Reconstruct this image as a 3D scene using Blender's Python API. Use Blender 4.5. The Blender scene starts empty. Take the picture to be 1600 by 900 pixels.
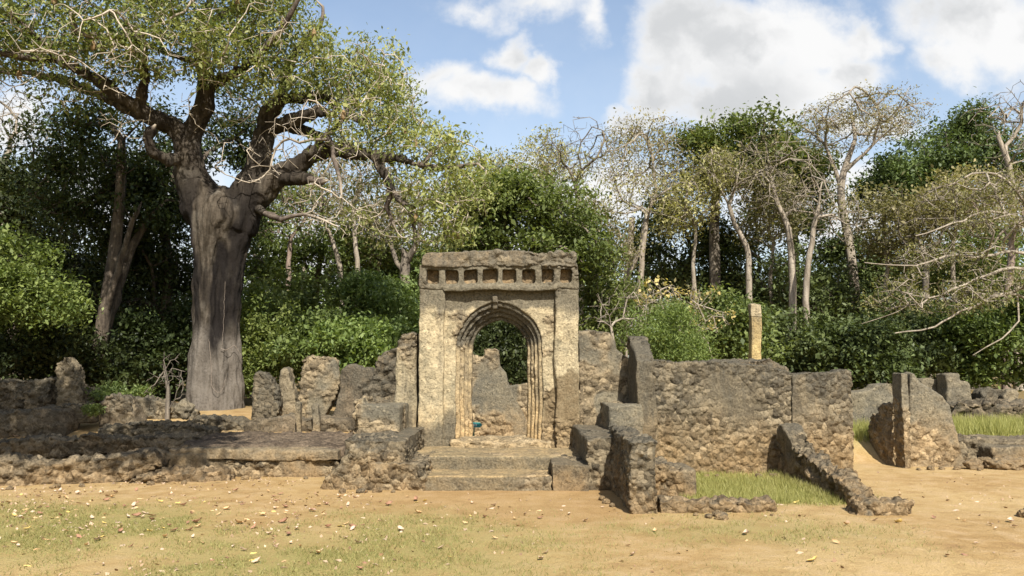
import bpy, bmesh, math, random
import numpy as np
from mathutils import Vector, noise, Matrix

R = math.radians
rng = np.random.default_rng(7)
random.seed(7)
sc = bpy.context.scene
COL = sc.collection

# ------------------------------------------------------------------ camera
FPX = 1244.0                    # focal length in pixels of the 1600 px wide photograph
PITCH = math.atan(120.0 / FPX)
CAMH = 1.75
cam = bpy.data.cameras.new('camera')
cam.sensor_width = 36.0
cam.lens = FPX / 1600.0 * 36.0
cam.clip_end = 3000
cam_o = bpy.data.objects.new('camera', cam)
cam_o.location = (0, 0, CAMH)
cam_o.rotation_euler = (R(90) + PITCH, 0, 0)
COL.objects.link(cam_o)
sc.camera = cam_o

# ------------------------------------------------------------------ exposure / render
sc.render.engine = 'CYCLES'
sc.view_settings.view_transform = 'Standard'
sc.view_settings.look = 'None'
sc.view_settings.exposure = 0.95
sc.view_settings.gamma = 1.0
sc.view_settings.use_curve_mapping = False
cy = sc.cycles
cy.use_denoising = True
cy.max_bounces = 6
cy.diffuse_bounces = 3
cy.glossy_bounces = 2
cy.transmission_bounces = 3
cy.transparent_max_bounces = 8
cy.caustics_reflective = False
cy.caustics_refractive = False
cy.sample_clamp_indirect = 4.0

# ------------------------------------------------------------------ sun
SUN_EL, SUN_AZ = 45.0, 166.0            # azimuth clockwise from +Y (behind the camera, a little right)
sdir = Vector((math.sin(R(SUN_AZ)) * math.cos(R(SUN_EL)), math.cos(R(SUN_AZ)) * math.cos(R(SUN_EL)), math.sin(R(SUN_EL))))
sun = bpy.data.lights.new('sun', 'SUN')
sun.energy = 4.6
sun.angle = R(0.53)
sun.color = (1.0, 0.945, 0.86)
sun_o = bpy.data.objects.new('sun', sun)
sun_o.rotation_euler = (-sdir).to_track_quat('-Z', 'Y').to_euler()
sun_o.location = (5, -10, 20)
COL.objects.link(sun_o)


def ray(px, py):
    u = (px - 800) / FPX
    v = (450 - py) / FPX
    c, s = math.cos(PITCH), math.sin(PITCH)
    return u, c - v * s, s + v * c


def W(px, py, Y):
    """point of the vertical plane at distance Y seen at photo pixel (px, py)"""
    rx, ry, rz = ray(px, py)
    t = Y / ry
    return Vector((rx * t, Y, CAMH + rz * t))


def XZ(px, py, Y):
    w = W(px, py, Y)
    return w.x, w.z


# ------------------------------------------------------------------ node helpers
class NT:
    def __init__(s, tree):
        s.t = tree
        s.n = tree.nodes
        s.l = tree.links

    def node(s, kind, **kw):
        n = s.n.new(kind)
        for k, v in kw.items():
            setattr(n, k, v)
        return n

    def put(s, sock, v):
        if isinstance(v, (int, float)):
            sock.default_value = v
        elif isinstance(v, (tuple, list)):
            if len(v) == 3 and sock.type == 'RGBA':
                v = (*v, 1)
            sock.default_value = v
        else:
            s.l.new(v, sock)

    def math(s, op, a, b=0.0, c=0.0, clamp=False):
        n = s.node('ShaderNodeMath', operation=op, use_clamp=clamp)
        for i, x in enumerate((a, b, c)):
            s.put(n.inputs[i], x)
        return n.outputs[0]

    def vmath(s, op, a, b=(0, 0, 0)):
        n = s.node('ShaderNodeVectorMath', operation=op)
        s.put(n.inputs[0], a)
        if op == 'SCALE':
            s.put(n.inputs['Scale'], b)
        else:
            s.put(n.inputs[1], b)
        return n.outputs['Value'] if op in ('LENGTH', 'DOT_PRODUCT') else n.outputs[0]

    def mix(s, f, a, b, blend='MIX'):
        n = s.node('ShaderNodeMix', data_type='RGBA', blend_type=blend)
        s.put(n.inputs['Factor'], f)
        s.put(n.inputs['A'], a)
        s.put(n.inputs['B'], b)
        return n.outputs['Result']

    def ramp(s, x, lo, hi, a=0.0, b=1.0, smooth=True):
        n = s.node('ShaderNodeMapRange', interpolation_type='SMOOTHSTEP' if smooth else 'LINEAR')
        s.put(n.inputs[0], x)
        for i, v in enumerate((lo, hi, a, b)):
            s.put(n.inputs[i + 1], v)
        return n.outputs[0]

    def noise(s, vec, scale, detail=4, rough=0.55, dist=0.0, color=False):
        n = s.node('ShaderNodeTexNoise')
        s.put(n.inputs['Vector'], vec)
        s.put(n.inputs['Scale'], scale)
        s.put(n.inputs['Detail'], detail)
        s.put(n.inputs['Roughness'], rough)
        s.put(n.inputs['Distortion'], dist)
        return n.outputs['Color' if color else 'Fac']

    def attr(s, name):
        n = s.node('ShaderNodeAttribute', attribute_name=name)
        return n.outputs['Fac']


def new_mat(name):
    m = bpy.data.materials.new(name)
    m.use_nodes = True
    m.node_tree.nodes.clear()
    nt = NT(m.node_tree)
    out = nt.node('ShaderNodeOutputMaterial')
    return m, nt, out


def principled(nt, out, col, rough=0.9, spec=0.25, normal=None):
    b = nt.node('ShaderNodeBsdfPrincipled')
    nt.put(b.inputs['Base Color'], col)
    nt.put(b.inputs['Roughness'], rough)
    nt.put(b.inputs['Specular IOR Level'], spec)
    if normal is not None:
        nt.l.new(normal, b.inputs['Normal'])
    nt.l.new(b.outputs[0], out.inputs[0])
    return b


def bump(nt, h, strength, dist, prev=None):
    n = nt.node('ShaderNodeBump')
    n.inputs['Strength'].default_value = strength
    n.inputs['Distance'].default_value = dist
    nt.l.new(h, n.inputs['Height'])
    if prev is not None:
        nt.l.new(prev, n.inputs['Normal'])
    return n.outputs[0]


# ------------------------------------------------------------------ world: sky texture with clouds by direction
def build_world():
    w = bpy.data.worlds.new('World')
    sc.world = w
    w.use_nodes = True
    w.node_tree.nodes.clear()
    nt = NT(w.node_tree)
    out = nt.node('ShaderNodeOutputWorld')
    bg = nt.node('ShaderNodeBackground')
    bg.inputs['Strength'].default_value = 0.10
    sky = nt.node('ShaderNodeTexSky', sky_type='NISHITA')
    sky.sun_disc = False
    sky.sun_elevation = R(SUN_EL)
    sky.sun_rotation = R(SUN_AZ)
    sky.air_density = 1.1
    sky.dust_density = 1.6
    sky.ozone_density = 1.2
    tc = nt.node('ShaderNodeTexCoord')
    d = tc.outputs['Generated']
    sep = nt.node('ShaderNodeSeparateXYZ')
    nt.l.new(d, sep.inputs[0])
    yy = nt.math('MAXIMUM', nt.math('ABSOLUTE', sep.outputs[1]), 0.05)
    a = nt.math('DIVIDE', sep.outputs[0], yy)
    b = nt.math('DIVIDE', sep.outputs[2], yy)
    cmb = nt.node('ShaderNodeCombineXYZ')
    nt.l.new(a, cmb.inputs[0])
    nt.l.new(b, cmb.inputs[1])
    p = cmb.outputs[0]
    n1 = nt.vmath('SUBTRACT', nt.noise(p, 7.0, 3, 0.5, color=True), (0.5, 0.5, 0.5))
    n2 = nt.vmath('SUBTRACT', nt.noise(p, 24.0, 5, 0.6, color=True), (0.5, 0.5, 0.5))
    pw = nt.vmath('ADD', p, nt.vmath('ADD', nt.vmath('SCALE', n1, 0.09), nt.vmath('SCALE', n2, 0.05)))
    # (px, py, rx, ry, weight) of each billow, turned into directions
    billows = [(1075, 50, 95, 120, 1), (1160, 70, 130, 110, 1), (1260, 65, 120, 95, 1), (1345, 60, 60, 50, 1),
               (1045, 130, 70, 80, 1), (1120, 150, 140, 60, .95), (1240, 150, 140, 60, .9), (1335, 120, 70, 50, .9),
               (1000, 185, 50, 25, .8), (1520, 30, 120, 80, .85), (1590, 50, 110, 100, .9), (1490, 90, 75, 55, .75),
               (800, 85, 50, 42, .95), (845, 105, 38, 42, .95), (690, 118, 60, 38, .7), (735, 150, 85, 40, .75),
               (800, 150, 75, 36, .7), (835, 5, 95, 30, .5), (740, 0, 60, 20, .35), (920, 25, 28, 35, .45),
               (1395, 205, 55, 26, 1), (1335, 215, 60, 24, .8), (20, 190, 80, 70, .8), (600, 420, 420, 120, .75),
               (920, 300, 170, 60, .8), (1300, 330, 200, 80, .9), (1500, 350, 150, 70, .85), (200, 300, 200, 90, .7),
               (-300, 0, 200, 120, .8), (1900, 60, 180, 110, .8), (700, -250, 220, 90, .8), (1200, -350, 260, 120, .8)]
    mx = None
    for (px, py, rx, ry_, wt) in billows:
        r = ray(px, py)
        c = (r[0] / r[1], r[2] / r[1], 0)
        v = nt.vmath('MULTIPLY', nt.vmath('SUBTRACT', pw, c), (FPX / rx, FPX / ry_, 0))
        val = nt.math('MULTIPLY', nt.math('SUBTRACT', 1.0, nt.vmath('LENGTH', v)), wt)
        mx = val if mx is None else nt.math('SMOOTH_MAX', mx, val, 0.18)
    tex = nt.noise(p, 11.0, 7, 0.58)
    dens = nt.math('ADD', mx, nt.math('MULTIPLY', nt.math('SUBTRACT', tex, 0.5), 1.35))
    cover = nt.ramp(dens, -0.16, 0.50)
    # thin veil toward the horizon
    veil = nt.math('MULTIPLY', nt.ramp(sep.outputs[2], 0.6, 0.02, 0.06, 0.6), nt.ramp(nt.noise(p, 3.0, 5, 0.6), 0.35, 0.7, 0.5, 1.0))
    shade = nt.noise(nt.vmath('ADD', pw, (0.03, 0.05, 0)), 6.0, 4, 0.5)
    g = ray(1130, 165)
    gl = nt.vmath('LENGTH', nt.vmath('MULTIPLY', nt.vmath('SUBTRACT', pw, (g[0] / g[1], g[2] / g[1], 0)), (FPX / 190, FPX / 110, 0)))
    grey = nt.math('MULTIPLY', nt.ramp(gl, 1.0, 0.1), 0.75)
    grey = nt.math('MAXIMUM', grey, nt.ramp(shade, 0.44, 0.62, 0.0, 0.7))
    grey = nt.math('MULTIPLY', grey, nt.ramp(dens, 0.1, 0.7))
    ccol = nt.mix(grey, (5.0, 5.0, 5.0), (2.9, 3.0, 3.1))
    skyc = nt.mix(1.0, sky.outputs[0], (1.02, 1.0, 0.98), 'MULTIPLY')
    skyc = nt.mix(veil, skyc, (4.6, 4.9, 5.2))
    final = nt.mix(cover, skyc, ccol)
    # below the horizon: plain ground bounce colour
    low = nt.ramp(sep.outputs[2], -0.02, 0.0)
    final = nt.mix(low, (0.9, 0.8, 0.6), final)
    nt.l.new(final, bg.inputs['Color'])
    nt.l.new(bg.outputs[0], out.inputs[0])


build_world()


# ------------------------------------------------------------------ object helpers
def tag(o, label=None, cat=None, group=None, kind=None):
    for k, v in (('label', label), ('category', cat), ('group', group), ('kind', kind)):
        if v:
            o[k] = v
    if cat and not kind:
        o['kind'] = 'thing'
    return o


def link(name, me, mat=None, parent=None):
    o = bpy.data.objects.new(name, me)
    COL.objects.link(o)
    if mat is not None:
        me.materials.append(mat)
    if parent is not None:
        o.parent = parent
        o.matrix_parent_inverse = parent.matrix_world.inverted()
    return o


def thing(name, loc, label, cat, group=None):
    o = bpy.data.objects.new(name, None)
    o.location = loc
    o.empty_display_size = 0.2
    COL.objects.link(o)
    o.matrix_world = Matrix.Translation(loc)
    return tag(o, label, cat, group)


def np_mesh(name, verts, faces, attrs=None, smooth=False):
    """verts (n,3), faces (m,k) all with k corners"""
    me = bpy.data.meshes.new(name)
    verts = np.asarray(verts, dtype=np.float32)
    faces = np.asarray(faces, dtype=np.int32)
    m, k = faces.shape
    me.vertices.add(len(verts))
    me.vertices.foreach_set('co', verts.ravel())
    me.loops.add(m * k)
    me.loops.foreach_set('vertex_index', faces.ravel())
    me.polygons.add(m)
    me.polygons.foreach_set('loop_start', np.arange(0, m * k, k, dtype=np.int32))
    me.polygons.foreach_set('loop_total', np.full(m, k, dtype=np.int32))
    if smooth:
        me.polygons.foreach_set('use_smooth', np.ones(m, dtype=bool))
    me.update(calc_edges=True)
    for an, av in (attrs or {}).items():
        at = me.attributes.new(an, 'FLOAT', 'POINT')
        at.data.foreach_set('value', np.asarray(av, dtype=np.float32))
    return me


def sm(x, a, b):
    t = min(max((x - a) / (b - a), 0.0), 1.0)
    return t * t * (3 - 2 * t)


def ter(x, y):
    """height of the ground"""
    left = sm(-x, 2.3, 3.3) * (0.75 * sm(y, 12.4, 18.6))
    mid = sm(-x, -1.9, -1.5) * (1 - sm(-x, 2.3, 3.3)) * (0.36 * sm(y, 13.4, 14.0) - 0.22 * sm(y, 14.6, 16.5))
    right = sm(x, 1.5, 1.9) * 0.42 * sm(y, 14.25, 15.2)
    z = left + mid + right
    far = 0.8 * sm(y, 17, 26)
    z = max(z, far)
    z += 0.035 * noise.noise((x * 0.35, y * 0.35, 3.1)) + 0.012 * noise.noise((x * 1.7, y * 1.7, 9.1))
    return z


# ------------------------------------------------------------------ materials
def stone_mat(name, grey=(0.19, 0.165, 0.13), warm=(0.36, 0.275, 0.175), ruba=(0.15, 0.115, 0.08), rubb=(0.33, 0.25, 0.165),
              soil=(0.42, 0.25, 0.115), soil_top=0.9, soil_amt=0.8, lichen=0.6, lich_lo=1.2, lich_hi=3.0, warm_bias=0.0, base_z=0.0, cell=8.0, val=1.0):
    m, nt, out = new_mat(name)
    geo = nt.node('ShaderNodeNewGeometry')
    p = geo.outputs['Position']
    sep = nt.node('ShaderNodeSeparateXYZ')
    nt.l.new(p, sep.inputs[0])
    nsep = nt.node('ShaderNodeSeparateXYZ')
    nt.l.new(geo.outputs['Normal'], nsep.inputs[0])
    rub = nt.attr('rub')
    n1 = nt.noise(p, 1.3, 6, 0.62, 0.4)
    n2 = nt.noise(p, 6.0, 7, 0.68)
    n3 = nt.noise(p, 30.0, 4, 0.6)
    n4 = nt.noise(nt.vmath('MULTIPLY', p, (5.0, 5.0, 0.55)), 1.0, 6, 0.65)
    warp = nt.vmath('ADD', p, nt.vmath('SCALE', nt.vmath('SUBTRACT', nt.noise(p, 5.0, 3, 0.5, color=True), (.5, .5, .5)), 0.12))
    vo = nt.node('ShaderNodeTexVoronoi', feature='F1')
    nt.l.new(warp, vo.inputs['Vector'])
    vo.inputs['Scale'].default_value = cell
    vs = nt.node('ShaderNodeSeparateXYZ')
    nt.l.new(vo.outputs['Color'], vs.inputs[0])
    f = nt.math('ADD', nt.math('MULTIPLY', n1, 0.7), nt.math('MULTIPLY', n2, 0.5))
    pl = nt.mix(nt.ramp(f, 0.48 - warm_bias, 0.74 - warm_bias), grey, warm)
    pale = nt.ramp(nt.noise(p, 11.0, 6, 0.7), 0.53, 0.66, 0.0, 0.7)
    pl = nt.mix(pale, pl, tuple(min(1, c * 1.35) for c in warm))
    rb = nt.mix(vs.outputs[0], ruba, rubb)
    rb = nt.mix(nt.ramp(vs.outputs[1], 0.72, 1.0, 0.0, 0.7), rb, tuple(min(1, c * 1.5) for c in rubb))
    col = nt.mix(rub, pl, rb)
    pit = nt.ramp(nt.noise(p, 15.0, 5, 0.7), 0.45, 0.34, 0.0, 0.62)
    col = nt.mix(pit, col, nt.mix(1.0, col, (0.36, 0.34, 0.32), 'MULTIPLY'))
    # red soil splashed up the foot
    h = nt.math('ADD', nt.math('SUBTRACT', sep.outputs[2], base_z), nt.math('MULTIPLY', nt.math('SUBTRACT', n1, 0.5), -1.6))
    so = nt.math('MULTIPLY', nt.ramp(h, soil_top, soil_top * 0.1), nt.ramp(n2, 0.35, 0.6, soil_amt * 0.55, soil_amt))
    col = nt.mix(so, col, nt.mix(0.45, soil, nt.mix(1.0, col, (1.35, 1.1, 0.8), 'MULTIPLY')))
    # lichen on tops and in runs
    up = nt.ramp(nsep.outputs[2], 0.15, 0.8, 0.0, 0.07)
    hi = nt.ramp(sep.outputs[2], lich_lo, lich_hi, 0.0, 0.16)
    li = nt.math('ADD', nt.math('ADD', nt.math('MULTIPLY', n1, 0.5), nt.math('MULTIPLY', n4, 0.5)), nt.math('ADD', up, hi))
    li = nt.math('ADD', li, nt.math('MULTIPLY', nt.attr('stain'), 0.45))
    li = nt.math('MULTIPLY', nt.ramp(li, 0.53, 0.72), lichen)
    col = nt.mix(li, col, nt.mix(n3, (0.052, 0.046, 0.038), (0.135, 0.118, 0.096)))
    brown_patch = nt.math('MULTIPLY', nt.attr('brown_patch'), nt.ramp(n2, 0.3, 0.6, 0.6, 0.9))
    col = nt.mix(brown_patch, col, (0.15, 0.105, 0.062))
    # fine speckle
    col = nt.mix(nt.ramp(n3, 0.3, 0.7), nt.mix(1.0, col, (0.76, 0.75, 0.74), 'MULTIPLY'), nt.mix(1.0, col, (1.2, 1.19, 1.18), 'MULTIPLY'))
    col = nt.mix(1.0, col, (0.955 * val, 1.0 * val, 0.94 * val), 'MULTIPLY')
    bh = nt.math('ADD', nt.math('MULTIPLY', n2, 1.0), nt.math('MULTIPLY', n3, 0.35))
    nb = bump(nt, bh, 0.95, 0.045)
    st = nt.math('MULTIPLY', nt.math('SUBTRACT', 1.0, nt.math('MULTIPLY', vo.outputs['Distance'], 1.0)), rub)
    nb = bump(nt, st, 0.9, 0.06, nb)
    principled(nt, out, col, 0.95, 0.1, nb)
    return m


M = {}
M['gate'] = stone_mat('gate_plaster', val=0.9, grey=(0.24, 0.20, 0.14), warm=(0.44, 0.35, 0.235), soil=(0.46, 0.31, 0.165), soil_top=1.0, soil_amt=0.5,
                      lichen=0.8, lich_lo=2.2, lich_hi=4.0, warm_bias=0.05, base_z=0.38, cell=12)
M['arch'] = stone_mat('arch_plaster', grey=(0.185, 0.145, 0.10), warm=(0.355, 0.27, 0.17), soil=(0.45, 0.29, 0.14), soil_top=1.4, soil_amt=0.6,
                      lichen=0.9, lich_lo=1.6, lich_hi=2.8, warm_bias=0.06, base_z=0.38, cell=11)
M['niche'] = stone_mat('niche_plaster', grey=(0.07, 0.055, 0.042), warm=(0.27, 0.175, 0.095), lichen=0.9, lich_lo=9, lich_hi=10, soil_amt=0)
M['cornice'] = stone_mat('cornice_stone', grey=(0.11, 0.09, 0.07), warm=(0.25, 0.18, 0.115), lichen=0.8, lich_lo=1, lich_hi=3, soil_amt=0)
M['wall'] = stone_mat('wall_coral_rag', val=0.78, grey=(0.125, 0.10, 0.073), warm=(0.22, 0.175, 0.122), ruba=(0.085, 0.068, 0.05), rubb=(0.25, 0.197, 0.137), lichen=0.8, lich_lo=0.5, lich_hi=1.9,
                      soil_top=1.2, soil_amt=0.65, soil=(0.38, 0.235, 0.11), cell=10)
M['greywall'] = stone_mat('grey_plaster', val=0.82, grey=(0.14, 0.122, 0.098), warm=(0.235, 0.195, 0.142), lichen=0.75, soil_top=0.8, soil_amt=0.4, base_z=0.2)
M['rubble'] = stone_mat('coral_rubble', val=0.82, grey=(0.12, 0.095, 0.07), warm=(0.22, 0.175, 0.122), ruba=(0.085, 0.068, 0.05), rubb=(0.245, 0.19, 0.13), lichen=0.8, lich_lo=0.3, lich_hi=1.2, soil_top=0.45, soil_amt=0.5, cell=10)
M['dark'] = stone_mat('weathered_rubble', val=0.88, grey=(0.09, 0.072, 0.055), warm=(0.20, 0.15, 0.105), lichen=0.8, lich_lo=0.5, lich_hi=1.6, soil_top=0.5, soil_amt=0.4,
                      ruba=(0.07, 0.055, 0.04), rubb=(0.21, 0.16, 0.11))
M['step'] = stone_mat('step_stone', grey=(0.15, 0.118, 0.078), warm=(0.30, 0.228, 0.138), lichen=0.6, soil=(0.40, 0.265, 0.13), soil_top=0.7, soil_amt=0.5, lich_lo=2, lich_hi=4)
M['column'] = stone_mat('column_plaster', grey=(0.33, 0.235, 0.115), warm=(0.46, 0.335, 0.165), lichen=0.7, lich_lo=1.9, lich_hi=2.6, soil_amt=0)
M['litter_bed'] = stone_mat('leaf_mould', grey=(0.06, 0.045, 0.036), warm=(0.13, 0.098, 0.075), ruba=(0.05, 0.037, 0.03), rubb=(0.145, 0.108, 0.082), lichen=0.2, soil_amt=0.1, lich_lo=9, lich_hi=10)


def leaf_mat(name, dark, light, trans=0.35, gloss=0.12):
    m, nt, out = new_mat(name)
    t = nt.attr('tint')
    col = nt.mix(t, dark, light)
    oi = nt.node('ShaderNodeObjectInfo')
    hs = nt.node('ShaderNodeHueSaturation')
    nt.put(hs.inputs['Hue'], nt.ramp(oi.outputs['Random'], 0, 1, 0.485, 0.51, False))
    nt.put(hs.inputs['Value'], nt.ramp(oi.outputs['Random'], 0, 1, 0.88, 1.12, False))
    nt.l.new(col, hs.inputs['Color'])
    col = hs.outputs[0]
    d = nt.node('ShaderNodeBsdfPrincipled')
    nt.l.new(col, d.inputs['Base Color'])
    d.inputs['Roughness'].default_value = 0.5
    d.inputs['Specular IOR Level'].default_value = gloss * 2
    tr = nt.node('ShaderNodeBsdfTranslucent')
    nt.l.new(nt.mix(1.0, col, (1.25, 1.3, 0.6), 'MULTIPLY'), tr.inputs['Color'])
    mx = nt.node('ShaderNodeMixShader')
    mx.inputs[0].default_value = trans
    nt.l.new(d.outputs[0], mx.inputs[1])
    nt.l.new(tr.outputs[0], mx.inputs[2])
    nt.l.new(mx.outputs[0], out.inputs[0])
    return m


M['leaf_baobab'] = leaf_mat('leaf_yellow_green', (0.105, 0.135, 0.042), (0.345, 0.345, 0.13))
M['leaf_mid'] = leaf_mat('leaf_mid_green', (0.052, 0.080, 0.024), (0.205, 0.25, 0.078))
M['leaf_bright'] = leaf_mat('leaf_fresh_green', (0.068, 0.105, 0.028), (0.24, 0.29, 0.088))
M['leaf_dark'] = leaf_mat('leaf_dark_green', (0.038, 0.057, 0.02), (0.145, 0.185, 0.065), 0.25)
M['leaf_shade'] = leaf_mat('leaf_deep_shade', (0.016, 0.024, 0.009), (0.075, 0.098, 0.032), 0.22)  # deep forest shade put into the leaf colour
M['leaf_olive'] = leaf_mat('leaf_olive', (0.10, 0.098, 0.042), (0.28, 0.255, 0.12))
M['leaf_straw'] = leaf_mat('leaf_straw', (0.20, 0.185, 0.085), (0.40, 0.36, 0.165))
M['blossom'] = leaf_mat('yellow_blossom', (0.46, 0.35, 0.12), (0.62, 0.52, 0.22))
M['grass'] = leaf_mat('grass_blade', (0.14, 0.145, 0.045), (0.32, 0.29, 0.11), 0.3)
M['grass_tall'] = leaf_mat('grass_tall', (0.18, 0.19, 0.05), (0.40, 0.38, 0.14), 0.35)


def bark_mat(name, a, b, c, streak=(9, 9, 1.2), lich=0.5, dark_amt=0.0):
    m, nt, out = new_mat(name)
    geo = nt.node('ShaderNodeNewGeometry')
    p = geo.outputs['Position']
    n1 = nt.noise(nt.vmath('MULTIPLY', p, streak), 1.0, 6, 0.65)
    n2 = nt.noise(p, 2.0, 5, 0.6)
    n3 = nt.noise(p, 22.0, 4, 0.6)
    col = nt.mix(nt.ramp(n1, 0.35, 0.68), a, b)
    col = nt.mix(nt.math('MULTIPLY', nt.ramp(n2, 0.5, 0.68), lich), col, c)
    col = nt.mix(nt.ramp(n3, 0.3, 0.7), nt.mix(1.0, col, (0.75, 0.75, 0.75), 'MULTIPLY'), col)
    if dark_amt:
        sp = nt.node('ShaderNodeSeparateXYZ')
        nt.l.new(p, sp.inputs[0])
        low = nt.math('MULTIPLY', nt.ramp(nt.math('ADD', sp.outputs[2], nt.math('MULTIPLY', nt.math('SUBTRACT', n2, 0.5), 2.5)), 2.9, 2.1), nt.ramp(n3, 0.3, 0.55, 0.45, 1.0))
        col = nt.mix(low, col, nt.mix(n1, (0.06, 0.05, 0.04), (0.185, 0.163, 0.135)))
        col = nt.mix(nt.math('MULTIPLY', nt.attr('bark_shade'), nt.ramp(n1, 0.3, 0.55, 0.75, 1.0)), col, (0.010, 0.008, 0.007))  # crown and crevice shade painted near-black over the bark
    nb = bump(nt, nt.math('ADD', n1, nt.math('MULTIPLY', n3, 0.4)), 0.8, 0.04)
    principled(nt, out, col, 0.9, 0.15, nb)
    return m


M['bark_baobab'] = bark_mat('bark_grey_brown', (0.030, 0.023, 0.015), (0.105, 0.086, 0.064), (0.22, 0.195, 0.155), dark_amt=1.0, lich=0.35)
M['bark_limb'] = bark_mat('bark_limb', (0.06, 0.043, 0.033), (0.17, 0.135, 0.11), (0.30, 0.27, 0.23), (6, 6, 6))
M['bark_pale'] = bark_mat('bark_pale', (0.22, 0.185, 0.14), (0.40, 0.345, 0.27), (0.17, 0.14, 0.10), lich=0.6)
M['bark_grey'] = bark_mat('bark_grey', (0.11, 0.092, 0.072), (0.24, 0.205, 0.16), (0.32, 0.27, 0.20))
M['bark_pink'] = bark_mat('bark_pink', (0.19, 0.14, 0.11), (0.34, 0.265, 0.21), (0.15, 0.11, 0.085))
M['bark_dark'] = bark_mat('bark_dark', (0.045, 0.036, 0.028), (0.15, 0.12, 0.09), (0.22, 0.18, 0.13))


# ------------------------------------------------------------------ ground
def grass_mask(x, y):
    """how grassy the short turf is"""
    m = 0.0
    # lawn in the left foreground
    n = noise.fractal((x * 0.5, y * 0.5, 1.3), 1.0, 2.0, 4)
    e = sm(-x, -1.9, 1.6) * (1 - sm(y, 8.6 - 0.10 * x, 10.6 - 0.10 * x))
    m = max(m, e * sm(n, -1.0, 0.15))
    # faint turf on the right in front of the low kerb
    e2 = math.exp(-((x - 1.5) / 2.4) ** 2 - ((y - 8.6) / 0.9) ** 2)
    m = max(m, 0.85 * e2 * sm(n, -0.4, 0.4))
    e3 = math.exp(-((x - 0.3) / 1.6) ** 2 - ((y - 6.8) / 0.8) ** 2)
    m = max(m, 0.75 * e3 * sm(n, -0.4, 0.4))
    # nook between the stub walls
    if 2.0 < x < 4.6 and 9.9 < y < 13.2:
        m = max(m, sm(x, 2.1, 2.5) * (1 - sm(x, 4.0, 4.5)) * sm(y, 10.0, 10.5) * sm(n, -0.9, 0.0))
    # terrace on the right
    if x > 5.9 and y > 14.4:
        m = max(m, sm(y, 14.5, 15.2))
    if y > 19:
        m = max(m, 0.25)
    return m


def build_ground():
    def axis(lo, hi, fine_lo, fine_hi, step):
        a = list(np.arange(fine_lo, fine_hi, step))
        s, v = step, fine_hi
        while v < hi:
            a.append(v)
            s *= 1.28
            v += s
        a.append(hi)
        s, v = step, fine_lo
        pre = []
        while v > lo:
            s *= 1.28
            v -= s
            pre.append(max(v, lo))
        return np.array(pre[::-1] + a)
    xs = axis(-900, 900, -13, 11, 0.10)
    ys = axis(-300, 1500, 4.5, 20, 0.10)
    nx, ny = len(xs), len(ys)
    V = np.zeros((ny, nx, 3), np.float32)
    G = np.zeros((ny, nx), np.float32)
    for j, y in enumerate(ys):
        for i, x in enumerate(xs):
            V[j, i] = (x, y, ter(x, y))
            G[j, i] = grass_mask(x, y)
    idx = np.arange(nx * ny).reshape(ny, nx)
    F = np.stack([idx[:-1, :-1], idx[:-1, 1:], idx[1:, 1:], idx[1:, :-1]], -1).reshape(-1, 4)
    me = np_mesh('ground', V.reshape(-1, 3), F, {'grassy': G.ravel()}, True)
    m, nt, out = new_mat('ground_soil')
    geo = nt.node('ShaderNodeNewGeometry')
    p = geo.outputs['Position']
    n1 = nt.noise(p, 0.45, 6, 0.6, 0.3)
    n2 = nt.noise(p, 3.0, 7, 0.68)
    n3 = nt.noise(p, 22.0, 5, 0.7)
    n4 = nt.noise(p, 90.0, 3, 0.6)
    sepp = nt.node('ShaderNodeSeparateXYZ')
    nt.l.new(p, sepp.inputs[0])
    col = nt.mix(nt.ramp(n1, 0.35, 0.65), (0.315, 0.210, 0.090), (0.39, 0.283, 0.132))
    col = nt.mix(nt.ramp(n2, 0.42, 0.72, 0.0, 0.7), col, (0.44, 0.32, 0.185))
    col = nt.mix(nt.ramp(n2, 0.5, 0.28, 0.0, 0.55), col, (0.22, 0.132, 0.066))
    worn = nt.math('MULTIPLY', nt.ramp(nt.math('ABSOLUTE', nt.math('ADD', sepp.outputs[0], nt.math('MULTIPLY', nt.math('SUBTRACT', n1, 0.5), 4.0))), 3.4, 0.8), nt.ramp(sepp.outputs[1], 8.2, 10.2))
    col = nt.mix(nt.math('MULTIPLY', worn, 0.5), col, nt.mix(n2, (0.22, 0.132, 0.055), (0.33, 0.215, 0.10)))
    g = nt.attr('grassy')
    gn = nt.math('ADD', nt.math('MULTIPLY', n2, 0.6), nt.math('MULTIPLY', n3, 0.5))
    gm = nt.math('MULTIPLY', g, nt.ramp(gn, 0.40, 0.60, 0.25, 1.0))
    gcol = nt.mix(n3, (0.185, 0.16, 0.055), (0.32, 0.28, 0.11))
    col = nt.mix(gm, col, gcol)
    # leaf-strewn forest floor
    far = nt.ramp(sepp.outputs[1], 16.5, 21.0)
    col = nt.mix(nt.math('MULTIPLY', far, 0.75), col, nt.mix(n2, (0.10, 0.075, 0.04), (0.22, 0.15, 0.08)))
    col = nt.mix(nt.ramp(n4, 0.3, 0.72), nt.mix(1.0, col, (0.74, 0.72, 0.70), 'MULTIPLY'), nt.mix(1.0, col, (1.15, 1.14, 1.12), 'MULTIPLY'))
    hh = nt.math('ADD', nt.math('MULTIPLY', n3, 1.0), nt.math('ADD', nt.math('MULTIPLY', n4, 0.35), nt.math('MULTIPLY', n2, 1.2)))
    nb = bump(nt, hh, 0.7, 0.03)
    principled(nt, out, col, 0.96, 0.08, nb)
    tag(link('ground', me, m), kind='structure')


build_ground()


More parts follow.
